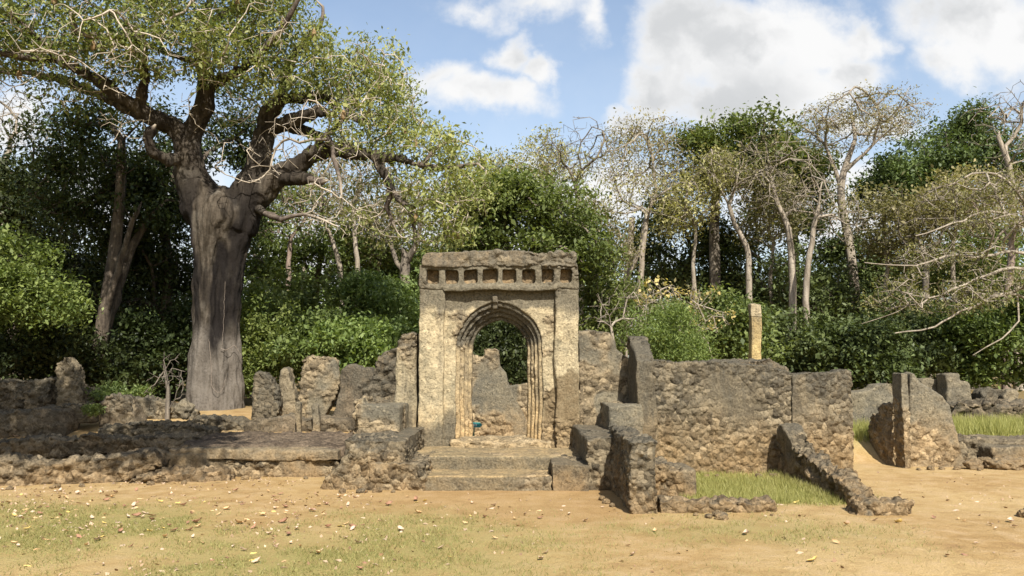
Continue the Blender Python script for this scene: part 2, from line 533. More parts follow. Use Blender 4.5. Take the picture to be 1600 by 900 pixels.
# ------------------------------------------------------------------ masonry
def add_prism(bm, pts, axis, a, b):
    """closed prism over a polygon: axis 'y' -> pts are (x, z), 'x' -> pts are (y, z), 'z' -> pts are (x, y); pts may carry their own offset"""
    def mk(p, w):
        off = p[2] if len(p) > 2 else 0.0
        if axis == 'y':
            return (p[0], w + off, p[1])
        if axis == 'x':
            return (w + off, p[0], p[1])
        return (p[0], p[1], w)
    v0 = [bm.verts.new(mk(p, a)) for p in pts]
    v1 = [bm.verts.new(mk(p, b)) for p in pts]
    n = len(pts)
    f0 = bm.faces.new(v0)
    f1 = bm.faces.new(v1[::-1])
    for i in range(n):
        j = (i + 1) % n
        bm.faces.new((v0[j], v0[i], v1[i], v1[j]))
    return f0, f1


def B(x0, x1, y0, y1, z0, z1):
    return ('y', [(x0, z0), (x1, z0), (x1, z1), (x0, z1)], y0, y1)


def PX(pts, Y, thick, slope=0.0, px0=None):
    """outline seen at photo pixels, standing at distance Y (changing by slope metres per 100 px)"""
    px0 = pts[0][0] if px0 is None else px0
    q = []
    for px, py in pts:
        yy = Y + slope * (px - px0) / 100.0
        x, z = XZ(px, py, yy)
        q.append((x, z, yy - Y))
    return ('y', q, Y, Y + thick)


def const(v):
    return lambda p: v


def patchy(lo=-0.15, hi=0.25, scale=0.9, bias=0.0, base=None):
    """plaster that has fallen off in patches; base(z) adds rubble by height"""
    def f(p):
        n = noise.fractal((p[0] * scale + 5, p[1] * scale, p[2] * scale + 2), 1.0, 2.0, 4) + bias
        if base:
            n += base(p)
        return sm(n, lo, hi)
    return f


def mason(name, prims, mat, parent=None, voxel=0.035, amp=0.02, rub=None, size=0.12, depth=0.03, fine=0.006, smooth=0,
          stain=None, brown_patch=None, coarse=2.0, warp=0.028):
    bm = bmesh.new()
    for (axis, pts, a, b) in prims:
        add_prism(bm, pts, axis, a, b)
    bmesh.ops.triangulate(bm, faces=[f for f in bm.faces if len(f.verts) > 4])
    bmesh.ops.recalc_face_normals(bm, faces=bm.faces)
    tmp = bpy.data.meshes.new('tmp')
    bm.to_mesh(tmp)
    bm.free()
    to = bpy.data.objects.new('tmp', tmp)
    COL.objects.link(to)
    md = to.modifiers.new('r', 'REMESH')
    md.mode = 'VOXEL'
    md.voxel_size = voxel
    md.adaptivity = 0
    if smooth:
        s2 = to.modifiers.new('s', 'SMOOTH')
        s2.iterations = smooth
        s2.factor = 0.5
    dg = bpy.context.evaluated_depsgraph_get()
    me = bpy.data.meshes.new_from_object(to.evaluated_get(dg))
    bpy.data.objects.remove(to)
    bpy.data.meshes.remove(tmp)
    me.name = name
    n = len(me.vertices)
    co = np.zeros(n * 3, np.float32)
    me.vertices.foreach_get('co', co)
    co = co.reshape(-1, 3)
    no = np.zeros(n * 3, np.float32)
    me.vertex_normals.foreach_get('vector', no)
    no = no.reshape(-1, 3)
    rv = np.zeros(n, np.float32)
    sv = np.zeros(n, np.float32)
    dv = np.zeros(n, np.float32)
    h = np.zeros(n, np.float32)
    rub = rub or const(1.0)
    for i in range(n):
        p = co[i]
        x, y, z = float(p[0]), float(p[1]), float(p[2])
        r = rub((x, y, z))
        rv[i] = r
        hh = amp * noise.fractal((x * coarse, y * coarse, z * coarse), 0.9, 2.0, 3) + fine * noise.noise((x * 14, y * 14, z * 14))
        if r > 0.01:
            w = 0.25 * noise.noise((x * 6, y * 6, z * 6))
            d, pts = noise.voronoi((x / size + w, y / size - w, z / (size * 0.85) + w))
            s = min((d[1] - d[0]) * 2.4, 1.0)
            c = noise.cell(pts[0] * 3.7)
            hh += r * depth * (s - 0.75 + 0.55 * c)
        h[i] = hh
        if stain:
            sv[i] = stain((x, y, z))
        if brown_patch:
            dv[i] = brown_patch((x, y, z))
    co += no * h[:, None]
    if warp:
        for i in range(n):
            x, y, z = (float(q) for q in co[i])
            a = noise.noise_vector((x * 1.6 + 7, y * 1.6, z * 1.6))
            b = noise.noise_vector((x * 5.5, y * 5.5 + 3, z * 5.5))
            co[i] += np.array(a) * warp + np.array(b) * warp * 0.45
    me.vertices.foreach_set('co', co.ravel())
    me.polygons.foreach_set('use_smooth', np.ones(len(me.polygons), dtype=bool))
    for an, av in (('rub', rv), ('stain', sv), ('brown_patch', dv)):
        if an == 'rub' or av.any():
            at = me.attributes.new(an, 'FLOAT', 'POINT')
            at.data.foreach_set('value', av)
    me.update()
    return link(name, me, mat, parent)


def pm(bm_prims):
    return bm_prims


# ------------------------------------------------------------------ the gateway
GY = 13.7            # face of the piers
GZ = 0.30            # foot of the gate, inside the platform


def gx(px):
    return XZ(px, 560, GY)[0]


def gz(py, Y=GY):
    return XZ(780, py, Y)[1]


def arch_pts(cx, hw, zs, rise, n=14):
    """left-to-right points of a slightly pointed arch"""
    out = []
    for i in range(n * 2 + 1):
        t = i / (2 * n)
        a = math.pi * (1 - t)
        x = math.cos(a)
        z = math.sin(a) ** 0.92
        pk = max(0, 1 - abs(x) / 0.35)
        out.append((cx + hw * x, zs + rise * (z * 0.965 + 0.035 * pk)))
    return out


def build_gate():
    g = thing('gateway', (gx(780), GY, 0.38), 'tall plastered stone gateway with a pointed arch and a row of square niches', 'gateway')
    xl, xr = gx(654), gx(905)
    zt = gz(393)
    zfb, zft = gz(452), gz(415)
    g1, g2 = gx(693), gx(868)
    side_r = patchy(0.05, 0.3, 1.1, -0.2, base=lambda p: 0.30 * sm(1.15 - p[2], -0.1, 0.6))

    def brown_patch_r(p):
        # brown patch with a peaked top on the right-hand side of the gate
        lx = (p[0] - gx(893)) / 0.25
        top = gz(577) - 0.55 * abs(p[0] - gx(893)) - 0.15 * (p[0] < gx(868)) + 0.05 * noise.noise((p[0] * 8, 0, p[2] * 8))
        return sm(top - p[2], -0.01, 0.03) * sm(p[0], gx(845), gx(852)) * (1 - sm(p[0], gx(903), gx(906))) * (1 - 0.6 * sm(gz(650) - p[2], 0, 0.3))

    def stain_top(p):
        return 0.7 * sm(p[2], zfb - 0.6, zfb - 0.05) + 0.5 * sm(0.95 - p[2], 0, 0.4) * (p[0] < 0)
    mason('pier', [B(xl, g1, GY, GY + 0.75, 0.1, zfb + 0.02)], M['gate'], g, 0.028, 0.014, side_r, 0.09, 0.022, stain=stain_top)
    mason('pier', [B(g2, xr, GY, GY + 0.75, 0.1, zfb + 0.02)], M['gate'], g, 0.028, 0.014, side_r, 0.09, 0.022, stain=stain_top, brown_patch=brown_patch_r)
    # recessed panel with the arched opening
    cx = (gx(712) + gx(848)) / 2
    zs = gz(545)
    hw0, r0 = gx(848) - cx, gz(471) - zs
    hw3, r3 = (gx(825) - gx(736)) / 2, gz(498) - zs
    cx3 = (gx(825) + gx(736)) / 2

    def ring(k0, k1, y0, y1, zb):
        """prisms between an outer arch and an inner arch as left leg + voussoirs + right leg"""
        (c0, h0, rr0), (c1, h1, rr1) = k0, k1
        o = arch_pts(c0, h0, zs, rr0)
        i = arch_pts(c1, h1, zs, rr1)
        pr = [B(c0 - h0, c1 - h1, y0, y1, zb, zs), B(c1 + h1, c0 + h0, y0, y1, zb, zs)]
        for a in range(len(o) - 1):
            pr.append(('y', [o[a], o[a + 1], i[a + 1], i[a]], y0, y1))
        return pr
    # panel = rectangle minus arch, in strips
    rec = 0.13
    pr = [B(g1 - 0.03, cx - hw0, GY + rec, GY + 0.7, 0.1, zfb + 0.01), B(cx + hw0, g2 + 0.03, GY + rec, GY + 0.7, 0.1, zfb + 0.01)]
    o = arch_pts(cx, hw0, zs, r0)
    for a in range(len(o) - 1):
        if o[a + 1][0] - o[a][0] < 1e-4:
            continue
        pr.append(('y', [o[a], o[a + 1], (o[a + 1][0], zfb + 0.01), (o[a][0], zfb + 0.01)], GY + rec, GY + 0.7))

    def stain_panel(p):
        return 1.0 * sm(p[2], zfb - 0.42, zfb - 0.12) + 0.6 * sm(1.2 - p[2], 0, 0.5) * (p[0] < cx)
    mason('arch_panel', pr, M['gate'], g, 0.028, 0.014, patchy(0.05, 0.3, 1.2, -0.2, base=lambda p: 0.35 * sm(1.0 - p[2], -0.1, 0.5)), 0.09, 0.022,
          stain=stain_panel, brown_patch=brown_patch_r)
    # stepped mouldings of the arch, each order set further back
    orders = 4
    ks = []
    for k in range(orders + 1):
        t = k / orders
        ks.append((cx + (cx3 - cx) * t, hw0 + (hw3 - hw0) * t, r0 + (r3 - r0) * t))

    def stain_arch(p):
        return 0.85 * sm(p[2], zs - 0.15, zs + 0.5)
    for k in range(orders):
        c, h_, r_ = ks[k]
        y0 = GY + rec + 0.05 + 0.085 * k
        mason('arch_moulding', ring((c, h_ + 0.03, r_ + 0.03), ks[k + 1], y0, GY + 0.66 - 0.004 * k, 0.1), M['arch'], g, 0.024, 0.012,
              patchy(0.25, 0.5, 1.4), 0.08, 0.012, stain=stain_arch)
    # dark block added in place of the dark cavity at the arch crown
    bx = gx(773)
    zb = gz(478)
    mason('cavity_block', [B(bx - 0.055, bx + 0.055, GY + 0.04, GY + rec + 0.2, zb + 0.05, zb + 0.17), B(bx - 0.04, bx + 0.04, GY + 0.09, GY + rec + 0.25, zb - 0.05, zb + 0.08)],
          M['cornice'], g, 0.02, 0.015, const(0.4), 0.06, 0.01)
    # frieze with eight square niches
    nich = [(665.5, 684.5), (695, 715), (724.5, 744.5), (753.5, 777.5), (786, 807), (816.5, 836.5), (846.5, 866), (876, 895)]
    zn0, zn1 = gz(442.5), gz(420.5)
    fy = GY - 0.015
    pr = [B(xl, xr, fy, GY + 0.7, zfb + 0.0, zn0), B(xl, xr, fy, GY + 0.7, zn1, zft + 0.02)]
    xe = xl
    for a, b in nich:
        pr.append(B(xe, gx(a), fy, GY + 0.7, zn0 - 0.02, zn1 + 0.02))
        xe = gx(b)
    pr.append(B(xe, xr, fy, GY + 0.7, zn0 - 0.02, zn1 + 0.02))
    pr.append(B(g1 - 0.02, g2 + 0.02, fy - 0.03, fy + 0.1, zfb - 0.03, zfb + 0.055))
    fr = mason('frieze', pr, M['gate'], g, 0.021, 0.012, patchy(0.25, 0.5, 1.5), 0.07, 0.012, stain=lambda p: 0.45 + 0.35 * sm(p[2], zn1 - 0.02, zft))
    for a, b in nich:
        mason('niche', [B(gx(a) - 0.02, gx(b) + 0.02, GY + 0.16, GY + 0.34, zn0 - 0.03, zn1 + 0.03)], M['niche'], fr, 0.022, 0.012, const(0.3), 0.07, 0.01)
    # rough cornice of broken stone on top
    pts = [(657, 416), (903, 416), (903, 399), (900, 394), (870, 393), (840, 392), (800, 390.5), (760, 390), (735, 391.5), (700, 394), (664, 395), (658, 400)]
    q = [(gx(a), gz(b)) for a, b in pts]
    mason('cornice', [('y', q, GY - 0.05, GY + 0.72)], M['cornice'], g, 0.024, 0.03, patchy(-0.2, 0.2, 1.0), 0.13, 0.045, coarse=3.0)
    # worn threshold
    mason('threshold', [B(gx(704), gx(862), GY - 0.12, GY + 0.9, 0.2, 0.475)], M['step'], g, 0.028, 0.03, const(0.7), 0.14, 0.03)


build_gate()


def single(name, prims, mat, label, cat, group=None, **kw):
    o = mason(name, prims, mat, None, **kw)
    return tag(o, label, cat, group)


# ------------------------------------------------------------------ steps and flanking masonry
def build_steps():
    s = thing('stairway', (-0.35, 11.6, 0), 'worn stone steps rising to a landing before the arch', 'steps')
    f = patchy(-0.1, 0.35, 1.2, -0.1)
    mason('step', [B(-1.30, 0.56, 11.36, 12.25, -0.15, 0.20)], M['step'], s, 0.022, 0.014, f, 0.16, 0.022, coarse=2.6, warp=0.014, stain=lambda p: 0.75 * (p[1] < 11.41) * (p[2] < 0.185))
    mason('step', [B(-1.27, 0.74, 12.06, 12.7, -0.1, 0.385)], M['step'], s, 0.022, 0.012, f, 0.16, 0.016, warp=0.014, stain=lambda p: 0.75 * (p[1] < 12.11) * (p[2] < 0.37))
    mason('landing', [B(-1.6, 1.15, 12.5, GY + 0.05, -0.1, 0.37)], M['step'], s, 0.035, 0.016, const(0.15), 0.2, 0.01)

    lp = thing('stair_parapet', (-2.2, 12.3, 0), 'broad rubble stair parapet with a square block on it, left of the steps', 'parapet')
    rr = patchy(-0.35, 0.05, 0.9, 0.05)
    mason('base', [B(-2.36, -1.50, 11.42, 13.75, -0.1, 0.70),
                   ('y', [(-2.75, -0.1), (-1.7, -0.1), (-1.7, 0.55), (-2.3, 0.6), (-2.45, 0.35), (-2.68, 0.12)], 11.36, 13.0)],
          M['rubble'], lp, 0.03, 0.03, patchy(-0.5, 0.0, 0.9, base=lambda p: 0.6 * sm(0.62 - p[2], 0, 0.1) - 0.5 * sm(p[0], -1.8, -1.65)), 0.10, 0.036)
    mason('upper_block', [B(-2.46, -1.78, 12.78, 13.9, 0.6, 1.10), ('y', [(-2.6, 0.5), (-2.4, 0.5), (-2.4, 1.22), (-2.55, 1.15)], 13.0, 13.8)],
          M['greywall'], lp, 0.03, 0.02, patchy(0.0, 0.3, 1.0, base=lambda p: 0.9 * sm(-2.38 - p[0], 0, 0.1)), 0.12, 0.05)
    mason('lower_block', [B(-1.98, -1.22, 11.33, 12.7, -0.1, 0.375)], M['rubble'], lp, 0.03, 0.025, patchy(-0.15, 0.2, 1.0, 0.0, base=lambda p: 0.3 * sm(0.2 - p[2], 0, 0.1)), 0.13, 0.04)

    rp = thing('stair_parapet', (1.5, 12.3, 0), 'stepped stone stair parapet with two blocks, right of the steps', 'parapet')
    mason('base', [B(1.04, 1.95, 11.40, 13.72, -0.1, 0.735)], M['rubble'], rp, 0.03, 0.022,
          patchy(-0.1, 0.2, 0.9, 0.0, base=lambda p: 0.5 * sm(0.38 - p[2], 0, 0.1) - 0.25), 0.10, 0.03)
    mason('upper_block', [B(1.53, 2.06, 12.72, 14.2, 0.6, 1.12)], M['greywall'], rp, 0.03, 0.02, patchy(0.1, 0.4, 1.0), 0.12, 0.03)
    mason('lower_block', [B(0.57, 1.08, 11.34, 12.4, -0.1, 0.36)], M['rubble'], rp, 0.03, 0.02, patchy(0.0, 0.3, 1.0, 0.0), 0.13, 0.035)


build_steps()


# ------------------------------------------------------------------ walls to the right
single('return_wall', [('x', [(13.25, 0.1), (13.85, 0.1), (13.85, 2.12), (13.7, 2.22), (13.5, 2.20), (13.3, 2.10), (13.1, 1.98), (12.95, 1.90), (12.83, 1.80), (12.80, 0.1)], 2.00, 2.30)],
       M['wall'], 'high wall end with a sloping top standing at a right angle right of the gate', 'wall', voxel=0.03, amp=0.03,
       rub=patchy(-0.05, 0.3, 1.1, -0.05), size=0.09, depth=0.025)
single('side_wall', [PX([(903, 700), (905, 517), (925, 515), (940, 519), (952, 518), (960, 530), (964, 545), (985, 560), (985, 700)], GY + 0.12, 0.5)], M['greywall'],
       'grey plastered wall section joined to the right pier of the gateway', 'wall', voxel=0.03, amp=0.022,
       rub=patchy(0.05, 0.3, 0.9, -0.1, base=lambda p: 0.6 * sm(1.5 - p[0], -0.1, 0.25) * sm(1.9 - p[2], 0, 0.4)), size=0.1, depth=0.03)

fw = thing('long_wall', (4.5, 13.0, 0), 'long wall of coral rubble with a broken top and reddish foot', 'wall')
mason('masonry', [PX([(1018, 770), (1018, 562), (1035, 561), (1060, 566), (1100, 565), (1120, 563), (1150, 564), (1175, 569), (1205, 570), (1230, 579), (1245, 584), (1250, 760)], 12.85, 0.45, 0.16)],
      M['wall'], fw, 0.021, 0.022, patchy(-0.8, 0.1, 0.7, 0.2, base=lambda p: 0.35 * sm(1.0 - p[2], -0.2, 0.5) + 0.35 * sm(p[2] - 1.55, 0, 0.35)), 0.075, 0.019, warp=0.02)
mason('end_pier', [PX([(1238, 755), (1238, 585), (1262, 581), (1285, 583), (1300, 584), (1318, 578), (1328, 577), (1333, 582), (1334, 755)], 13.17, 0.5, 0.16)],
      M['wall'], fw, 0.022, 0.018, patchy(-0.4, 0.3, 0.8, 0.1, base=lambda p: 0.35 * sm(0.9 - p[2], -0.2, 0.5)), 0.08, 0.018, warp=0.02)

# buttress and the low remains around the grassy nook
bt = thing('buttress', (1.56, 10.5, 0), 'free-standing square rubble buttress nearest the steps', 'buttress')
mason('shaft', [B(1.42, 1.72, 9.72, 11.85, -0.1, 0.85)], M['rubble'], bt, 0.026, 0.022, patchy(-0.35, 0.0, 1.2, 0.1, base=lambda p: 0.35 * sm(0.55 - p[2], 0, 0.3)), 0.085, 0.028)
single('stub_wall', [B(1.68, 2.45, 10.85, 11.5, -0.1, 0.36), B(1.68, 2.1, 10.8, 11.55, 0.2, 0.45)], M['rubble'],
       'short rubble stub with a smooth grey end block behind the buttress', 'wall', voxel=0.028, amp=0.025,
       rub=patchy(-0.2, 0.1, 1.0, 0.15, base=lambda p: -1.2 * sm(p[0], 2.27, 2.32)), size=0.11, depth=0.04)
single('kerb_wall', [('z', [(1.75, 9.75), (2.4, 9.72), (3.15, 9.70), (3.2, 9.9), (2.6, 10.05), (1.75, 10.1)], -0.1, 0.125)], M['rubble'],
       'knee-low rubble kerb running right from the buttress foot', 'wall', voxel=0.026, amp=0.05, rub=const(0.9), size=0.13, depth=0.04, coarse=3)
single('diagonal_wall', [('x', [(10.1, -0.1), (13.0, -0.1), (13.0, 0.83), (12.75, 0.80), (12.5, 0.62), (12.1, 0.45), (11.6, 0.38), (11.1, 0.32), (10.6, 0.26), (10.3, 0.20), (10.1, 0.10)],
                         4.28, 4.57)], M['rubble'], 'low broken wall sloping down toward the viewer from the long wall', 'wall',
       voxel=0.028, amp=0.06, rub=patchy(-0.4, 0.0, 1.0, 0.2), size=0.12, depth=0.045, coarse=2.5)
single('footing', [('z', [(3.98, 9.45), (4.58, 9.4), (4.72, 9.6), (4.62, 9.9), (4.05, 9.95)], -0.08, 0.15)], M['rubble'],
       'flat rubble footing at the near end of the sloping low wall', 'footing', voxel=0.026, amp=0.05, rub=const(0.9), size=0.13, depth=0.045, coarse=3)

# ------------------------------------------------------------------ doorway wall on the right
dw = thing('doorway_wall', (7.0, 13.9, 0), 'broken grey doorway wall with a square jamb and a sloping ragged top', 'wall')
mason('jamb', [B(6.68, 6.80, 13.75, 14.1, -0.1, 1.62)], M['greywall'], dw, 0.022, 0.008, patchy(0.2, 0.5), 0.1, 0.02, warp=0.012)
mason('masonry', [PX([(1422, 740), (1422, 582), (1429, 583), (1437, 597), (1446, 602), (1462, 611), (1475, 619), (1486, 634), (1490, 655), (1497, 675), (1500, 690), (1510, 728), (1510, 740)], 13.98, 0.26)],
      M['greywall'], dw, 0.028, 0.02, patchy(0.05, 0.3, 1.0, -0.1, base=lambda p: 0.5 * sm(0.75 - p[2], 0, 0.3) * sm(7.55 - p[0], 0, 0.2)), 0.1, 0.035, warp=0.015)
single('jamb_stub', [('x', [(14.25, -0.1), (15.2, -0.1), (15.15, 0.35), (14.95, 0.5), (14.9, 0.8), (14.6, 0.86), (14.55, 1.0), (14.25, 1.06)], 6.62, 6.86)], M['greywall'],
       'dark broken wall stub in the shade left of the doorway jamb', 'wall', voxel=0.028, amp=0.03, rub=patchy(0, 0.3), size=0.11, depth=0.03)
single('back_wall', [PX([(1325, 700), (1325, 612), (1345, 612), (1362, 610), (1370, 601), (1385, 598), (1402, 600), (1404, 700)], 16.4, 0.4)], M['greywall'],
       'pale grey wall with a rounded broken top seen through the doorway gap', 'wall', voxel=0.035, amp=0.03, rub=patchy(0.1, 0.4), size=0.12, depth=0.03)
tl = thing('terrace_wall', (8.3, 14.2, 0), 'low rubble terrace edge in front of the tall grass', 'wall')
mason('masonry', [PX([(1495, 735), (1495, 686), (1640, 684), (1700, 735)], 14.25, 0.6)], M['rubble'], tl, 0.032, 0.03,
      patchy(-0.3, 0.05, 1.0, 0.1, base=lambda p: -0.5 * sm(p[2] - 0.36, 0, 0.05)), 0.14, 0.045)
mason('ledge', [PX([(1552, 740), (1552, 698), (1640, 697), (1640, 740)], 13.85, 0.5)], M['rubble'], tl, 0.03, 0.025, patchy(0.0, 0.3), 0.14, 0.035)


def rock(name, c, r, mat, label, cat='stone', group=None, seed=0, amp=0.35, parent=None):
    bm = bmesh.new()
    bmesh.ops.create_icosphere(bm, subdivisions=4, radius=1.0)
    for v in bm.verts:
        d = v.co.normalized()
        k = 1 + amp * noise.fractal(d * 1.3 + Vector((seed * 3.1, seed, 0)), 1.0, 2.0, 4)
        q = noise.voronoi(d * 2.2 + Vector((seed, 0, seed * 2)))[0]
        k -= 0.12 * max(0, 0.35 - (q[1] - q[0])) / 0.35
        v.co = Vector((d.x * r[0] * k, d.y * r[1] * k, d.z * r[2] * k))
    me = bpy.data.meshes.new(name)
    bm.to_mesh(me)
    bm.free()
    me.polygons.foreach_set('use_smooth', np.ones(len(me.polygons), dtype=bool))
    at = me.attributes.new('rub', 'FLOAT', 'POINT')
    at.data.foreach_set('value', np.full(len(me.vertices), 0.3, np.float32))
    o = link(name, me, mat, parent)
    o.location = c
    if parent is None:
        tag(o, label, cat, group)
    return o


for k, (px, py, Y, s, lab) in enumerate([
        (1522, 727, 13.7, 0.13, 'rough stone beside the lower corner of the doorway wall'),
        (1557, 721, 13.7, 0.16, 'pale rounded stone at the foot of the terrace edge'),
        (1582, 722, 13.75, 0.17, 'brown stone under the terrace ledge at the edge of view'),
        (1538, 716, 13.95, 0.14, 'grey stone wedged between the doorway wall and the terrace ledge'),
        (1606, 802, 9.45, 0.09, 'dark stone half buried in bare soil at the far right'),
        (1210, 741, 12.6, 0.06, 'small stone lying in the grassy nook')]):
    w = W(px, py, Y)
    rock('stone', (w.x, Y, ter(w.x, Y) + s * 0.45), (s * 1.3, s, s * 0.8), M['rubble'], lab, seed=k + 1)

# ruins further back on the right
single('ruin_block', [PX([(1438, 640), (1438, 594), (1447, 590), (1462, 592), (1466, 598), (1466, 640)], 19, 0.5)], M['greywall'], 'squared block of ruined wall showing above the doorway wall', 'ruin',
       voxel=0.035, amp=0.02, rub=const(0.2))
single('ruin_pillar', [PX([(1479, 650), (1479, 585), (1499, 584), (1500, 596), (1514, 596), (1518, 602), (1518, 650)], 18.5, 0.5)], M['greywall'], 'stepped pillar fragment above the tall grass', 'ruin',
       voxel=0.035, amp=0.025, rub=const(0.2))
single('rubble_bank', [PX([(1485, 665), (1490, 632), (1505, 628), (1520, 632), (1535, 628), (1560, 632), (1585, 630), (1640, 634), (1640, 670)], 17.6, 1.4)], M['dark'],
       'long bank of loose rubble behind the tall grass', 'rubble', voxel=0.05, amp=0.12, rub=const(1), size=0.3, depth=0.12, smooth=4)
single('ruin_block', [PX([(1532, 650), (1533, 615), (1545, 607), (1558, 608), (1562, 616), (1562, 650)], 18.6, 0.5)], M['rubble'], 'rounded brown ruin lump on top of the rubble bank', 'ruin', voxel=0.035, amp=0.06, rub=const(0.6))
single('ruin_block', [PX([(1567, 650), (1568, 620), (1574, 610), (1588, 608), (1594, 614), (1597, 650)], 18.8, 0.5)], M['greywall'], 'small twin-topped ruin lump on the rubble bank at the right edge', 'ruin', voxel=0.035, amp=0.05, rub=const(0.4))
single('rear_wall', [PX([(1105, 620), (1108, 566), (1120, 561), (1150, 563), (1180, 562), (1205, 560), (1215, 566), (1228, 573), (1234, 579), (1234, 620)], 17.0, 0.5)], M['dark'],
       'dark wall top just visible behind the long rubble wall', 'wall', voxel=0.035, amp=0.05, rub=const(0.9))
cl = thing('column', (W(1181, 560, 18.2).x, 18.3, 0.6), 'slender square orange plastered column with a grey weathered top', 'column')
mason('shaft', [PX([(1174, 600), (1173.5, 495), (1190, 495), (1190.5, 600)], 18.2, 0.25)], M['column'], cl, 0.025, 0.008, const(0.0))
mason('cap', [PX([(1173.2, 496), (1173, 476), (1178, 474), (1189, 475), (1190.3, 496)], 18.19, 0.265)], M['gate'], cl, 0.022, 0.012, const(0.1))

# ------------------------------------------------------------------ seen through the arch
single('court_wall', [PX([(715, 700), (715, 558), (735, 556), (757, 559), (757, 546), (768, 544), (780, 547), (781, 572), (790, 583), (793, 600), (802, 618), (818, 645), (834, 690), (834, 700)], 18.2, 0.4)],
       M['greywall'], 'grey plastered wall with a small square turret seen through the arch', 'wall', voxel=0.028, amp=0.018,
       rub=patchy(0.0, 0.25, 1.0, -0.12, base=lambda p: 0.5 * sm(1.1 - p[2], 0, 0.5) * sm(-0.35 - p[0], -0.3, 0.2)), size=0.09, depth=0.03)
single('court_wall', [PX([(760, 700), (760, 604), (800, 603), (826, 599), (860, 600), (860, 700)], 18.9, 0.4)], M['greywall'],
       'low level-topped wall behind the turret wall inside the arch', 'wall', voxel=0.03, amp=0.015, rub=patchy(0.2, 0.5), size=0.1, depth=0.02)


def plain(name, col, rough=0.6):
    m, nt, out = new_mat(name)
    geo = nt.node('ShaderNodeNewGeometry')
    n = nt.noise(geo.outputs['Position'], 30, 4, 0.6)
    c = nt.mix(n, tuple(x * 0.8 for x in col), tuple(min(1, x * 1.15) for x in col))
    principled(nt, out, c, rough, 0.3)
    return m


M['teal'] = plain('teal_paint', (0.045, 0.25, 0.24))
M['greenpost'] = plain('green_paint', (0.06, 0.17, 0.10))
M['white'] = plain('white_lettering', (0.75, 0.78, 0.76))


def box_mesh(name, size, bevel=0.004):
    bm = bmesh.new()
    bmesh.ops.create_cube(bm, size=1.0)
    for v in bm.verts:
        v.co = Vector((v.co.x * size[0], v.co.y * size[1], v.co.z * size[2]))
    bmesh.ops.bevel(bm, geom=bm.edges[:], offset=bevel, segments=2, affect='EDGES')
    me = bpy.data.meshes.new(name)
    bm.to_mesh(me)
    bm.free()
    return me


def build_sign():
    Y = 17.6
    w = W(741, 680, Y)
    t = thing('sign', (w.x + 0.02, Y, 0.14), 'small teal pointer sign on a green post just inside the arch', 'sign')
    o = link('post', box_mesh('post', (0.055, 0.04, 0.36)), M['greenpost'], t)
    o.location = (-0.04, 0, 0.15)
    o.matrix_parent_inverse = Matrix()
    bm = bmesh.new()
    add_prism(bm, [(-0.16, -0.05), (0.10, -0.05), (0.16, 0.005), (0.10, 0.06), (-0.16, 0.06)], 'y', -0.045, -0.025)
    bmesh.ops.recalc_face_normals(bm, faces=bm.faces)
    me = bpy.data.meshes.new('board')
    bm.to_mesh(me)
    bm.free()
    b = link('board', me, M['teal'], t)
    b.matrix_parent_inverse = Matrix()
    b.location = (0, 0, 0.30)
    # worn white lettering, too small to read
    bm = bmesh.new()
    x = -0.13
    for k, wd in enumerate((0.016, 0.022, 0.014, 0.02, 0.018, 0.015)):
        add_prism(bm, [(x, -0.018), (x + wd * 0.8, -0.018), (x + wd * 0.8, 0.028 - 0.006 * (k % 2)), (x, 0.03)], 'y', -0.050, -0.046)
        x += wd + 0.012
    bmesh.ops.recalc_face_normals(bm, faces=bm.faces)
    me = bpy.data.meshes.new('lettering')
    bm.to_mesh(me)
    bm.free()
    le = link('lettering', me, M['white'], b)
    le.matrix_parent_inverse = Matrix()


build_sign()

# ------------------------------------------------------------------ ruins to the left of the gate
single('wall_stub', [PX([(617, 700), (612, 640), (617, 600), (620, 560), (620, 535), (627, 521), (640, 518), (650, 521), (652, 700)], GY + 0.22, 0.5)], M['gate'],
       'tall plastered wall stub close against the left pier of the gateway', 'wall', voxel=0.028, amp=0.022,
       rub=patchy(0.0, 0.3, 1.0, -0.1, base=lambda p: 0.5 * sm(p[2] - 2.0, 0, 0.15)), size=0.11, depth=0.035, stain=lambda p: 0.35)
single('collapsed_wall', [PX([(560, 680), (562, 622), (572, 608), (580, 590), (583, 575), (592, 556), (606, 548), (622, 546), (628, 680)], 15.6, 0.6)], M['dark'],
       'collapsed dark rubble wall rising to the tall stub left of the gateway', 'wall', voxel=0.035, amp=0.07, rub=const(1), size=0.2, depth=0.07)
single('leaning_slab', [PX([(515, 660), (522, 645), (530, 610), (533, 580), (542, 572), (556, 570), (566, 578), (578, 574), (586, 590), (586, 680), (515, 680)], 16.2, 0.4)], M['dark'],
       'dark stained wall fragment behind the square parapet block', 'wall', voxel=0.035, amp=0.05, rub=patchy(0, 0.3), size=0.15, depth=0.04)
single('standing_slab', [PX([(470, 680), (466, 625), (470, 600), (472, 560), (480, 555), (492, 557), (520, 558), (524, 563), (532, 597), (522, 620), (506, 650), (502, 680)], 16.4, 0.35)],
       M['greywall'], 'large upright squared plaster slab, tallest beside the leafy bank', 'ruin', voxel=0.03, amp=0.018, rub=patchy(0.0, 0.25, 0.8, -0.15, base=lambda p: 0.8 * sm(W(478, 600, 16.4).x - p[0], -0.05, 0.05)), size=0.12, depth=0.04)
single('standing_stone', [PX([(434, 670), (436, 620), (434, 600), (437, 580), (444, 573), (450, 578), (455, 595), (462, 622), (464, 670)], 16.6, 0.35)], M['greywall'],
       'narrow pointed standing stone between the two broad slabs', 'ruin', voxel=0.03, amp=0.03, rub=const(0.5), size=0.12, depth=0.03)
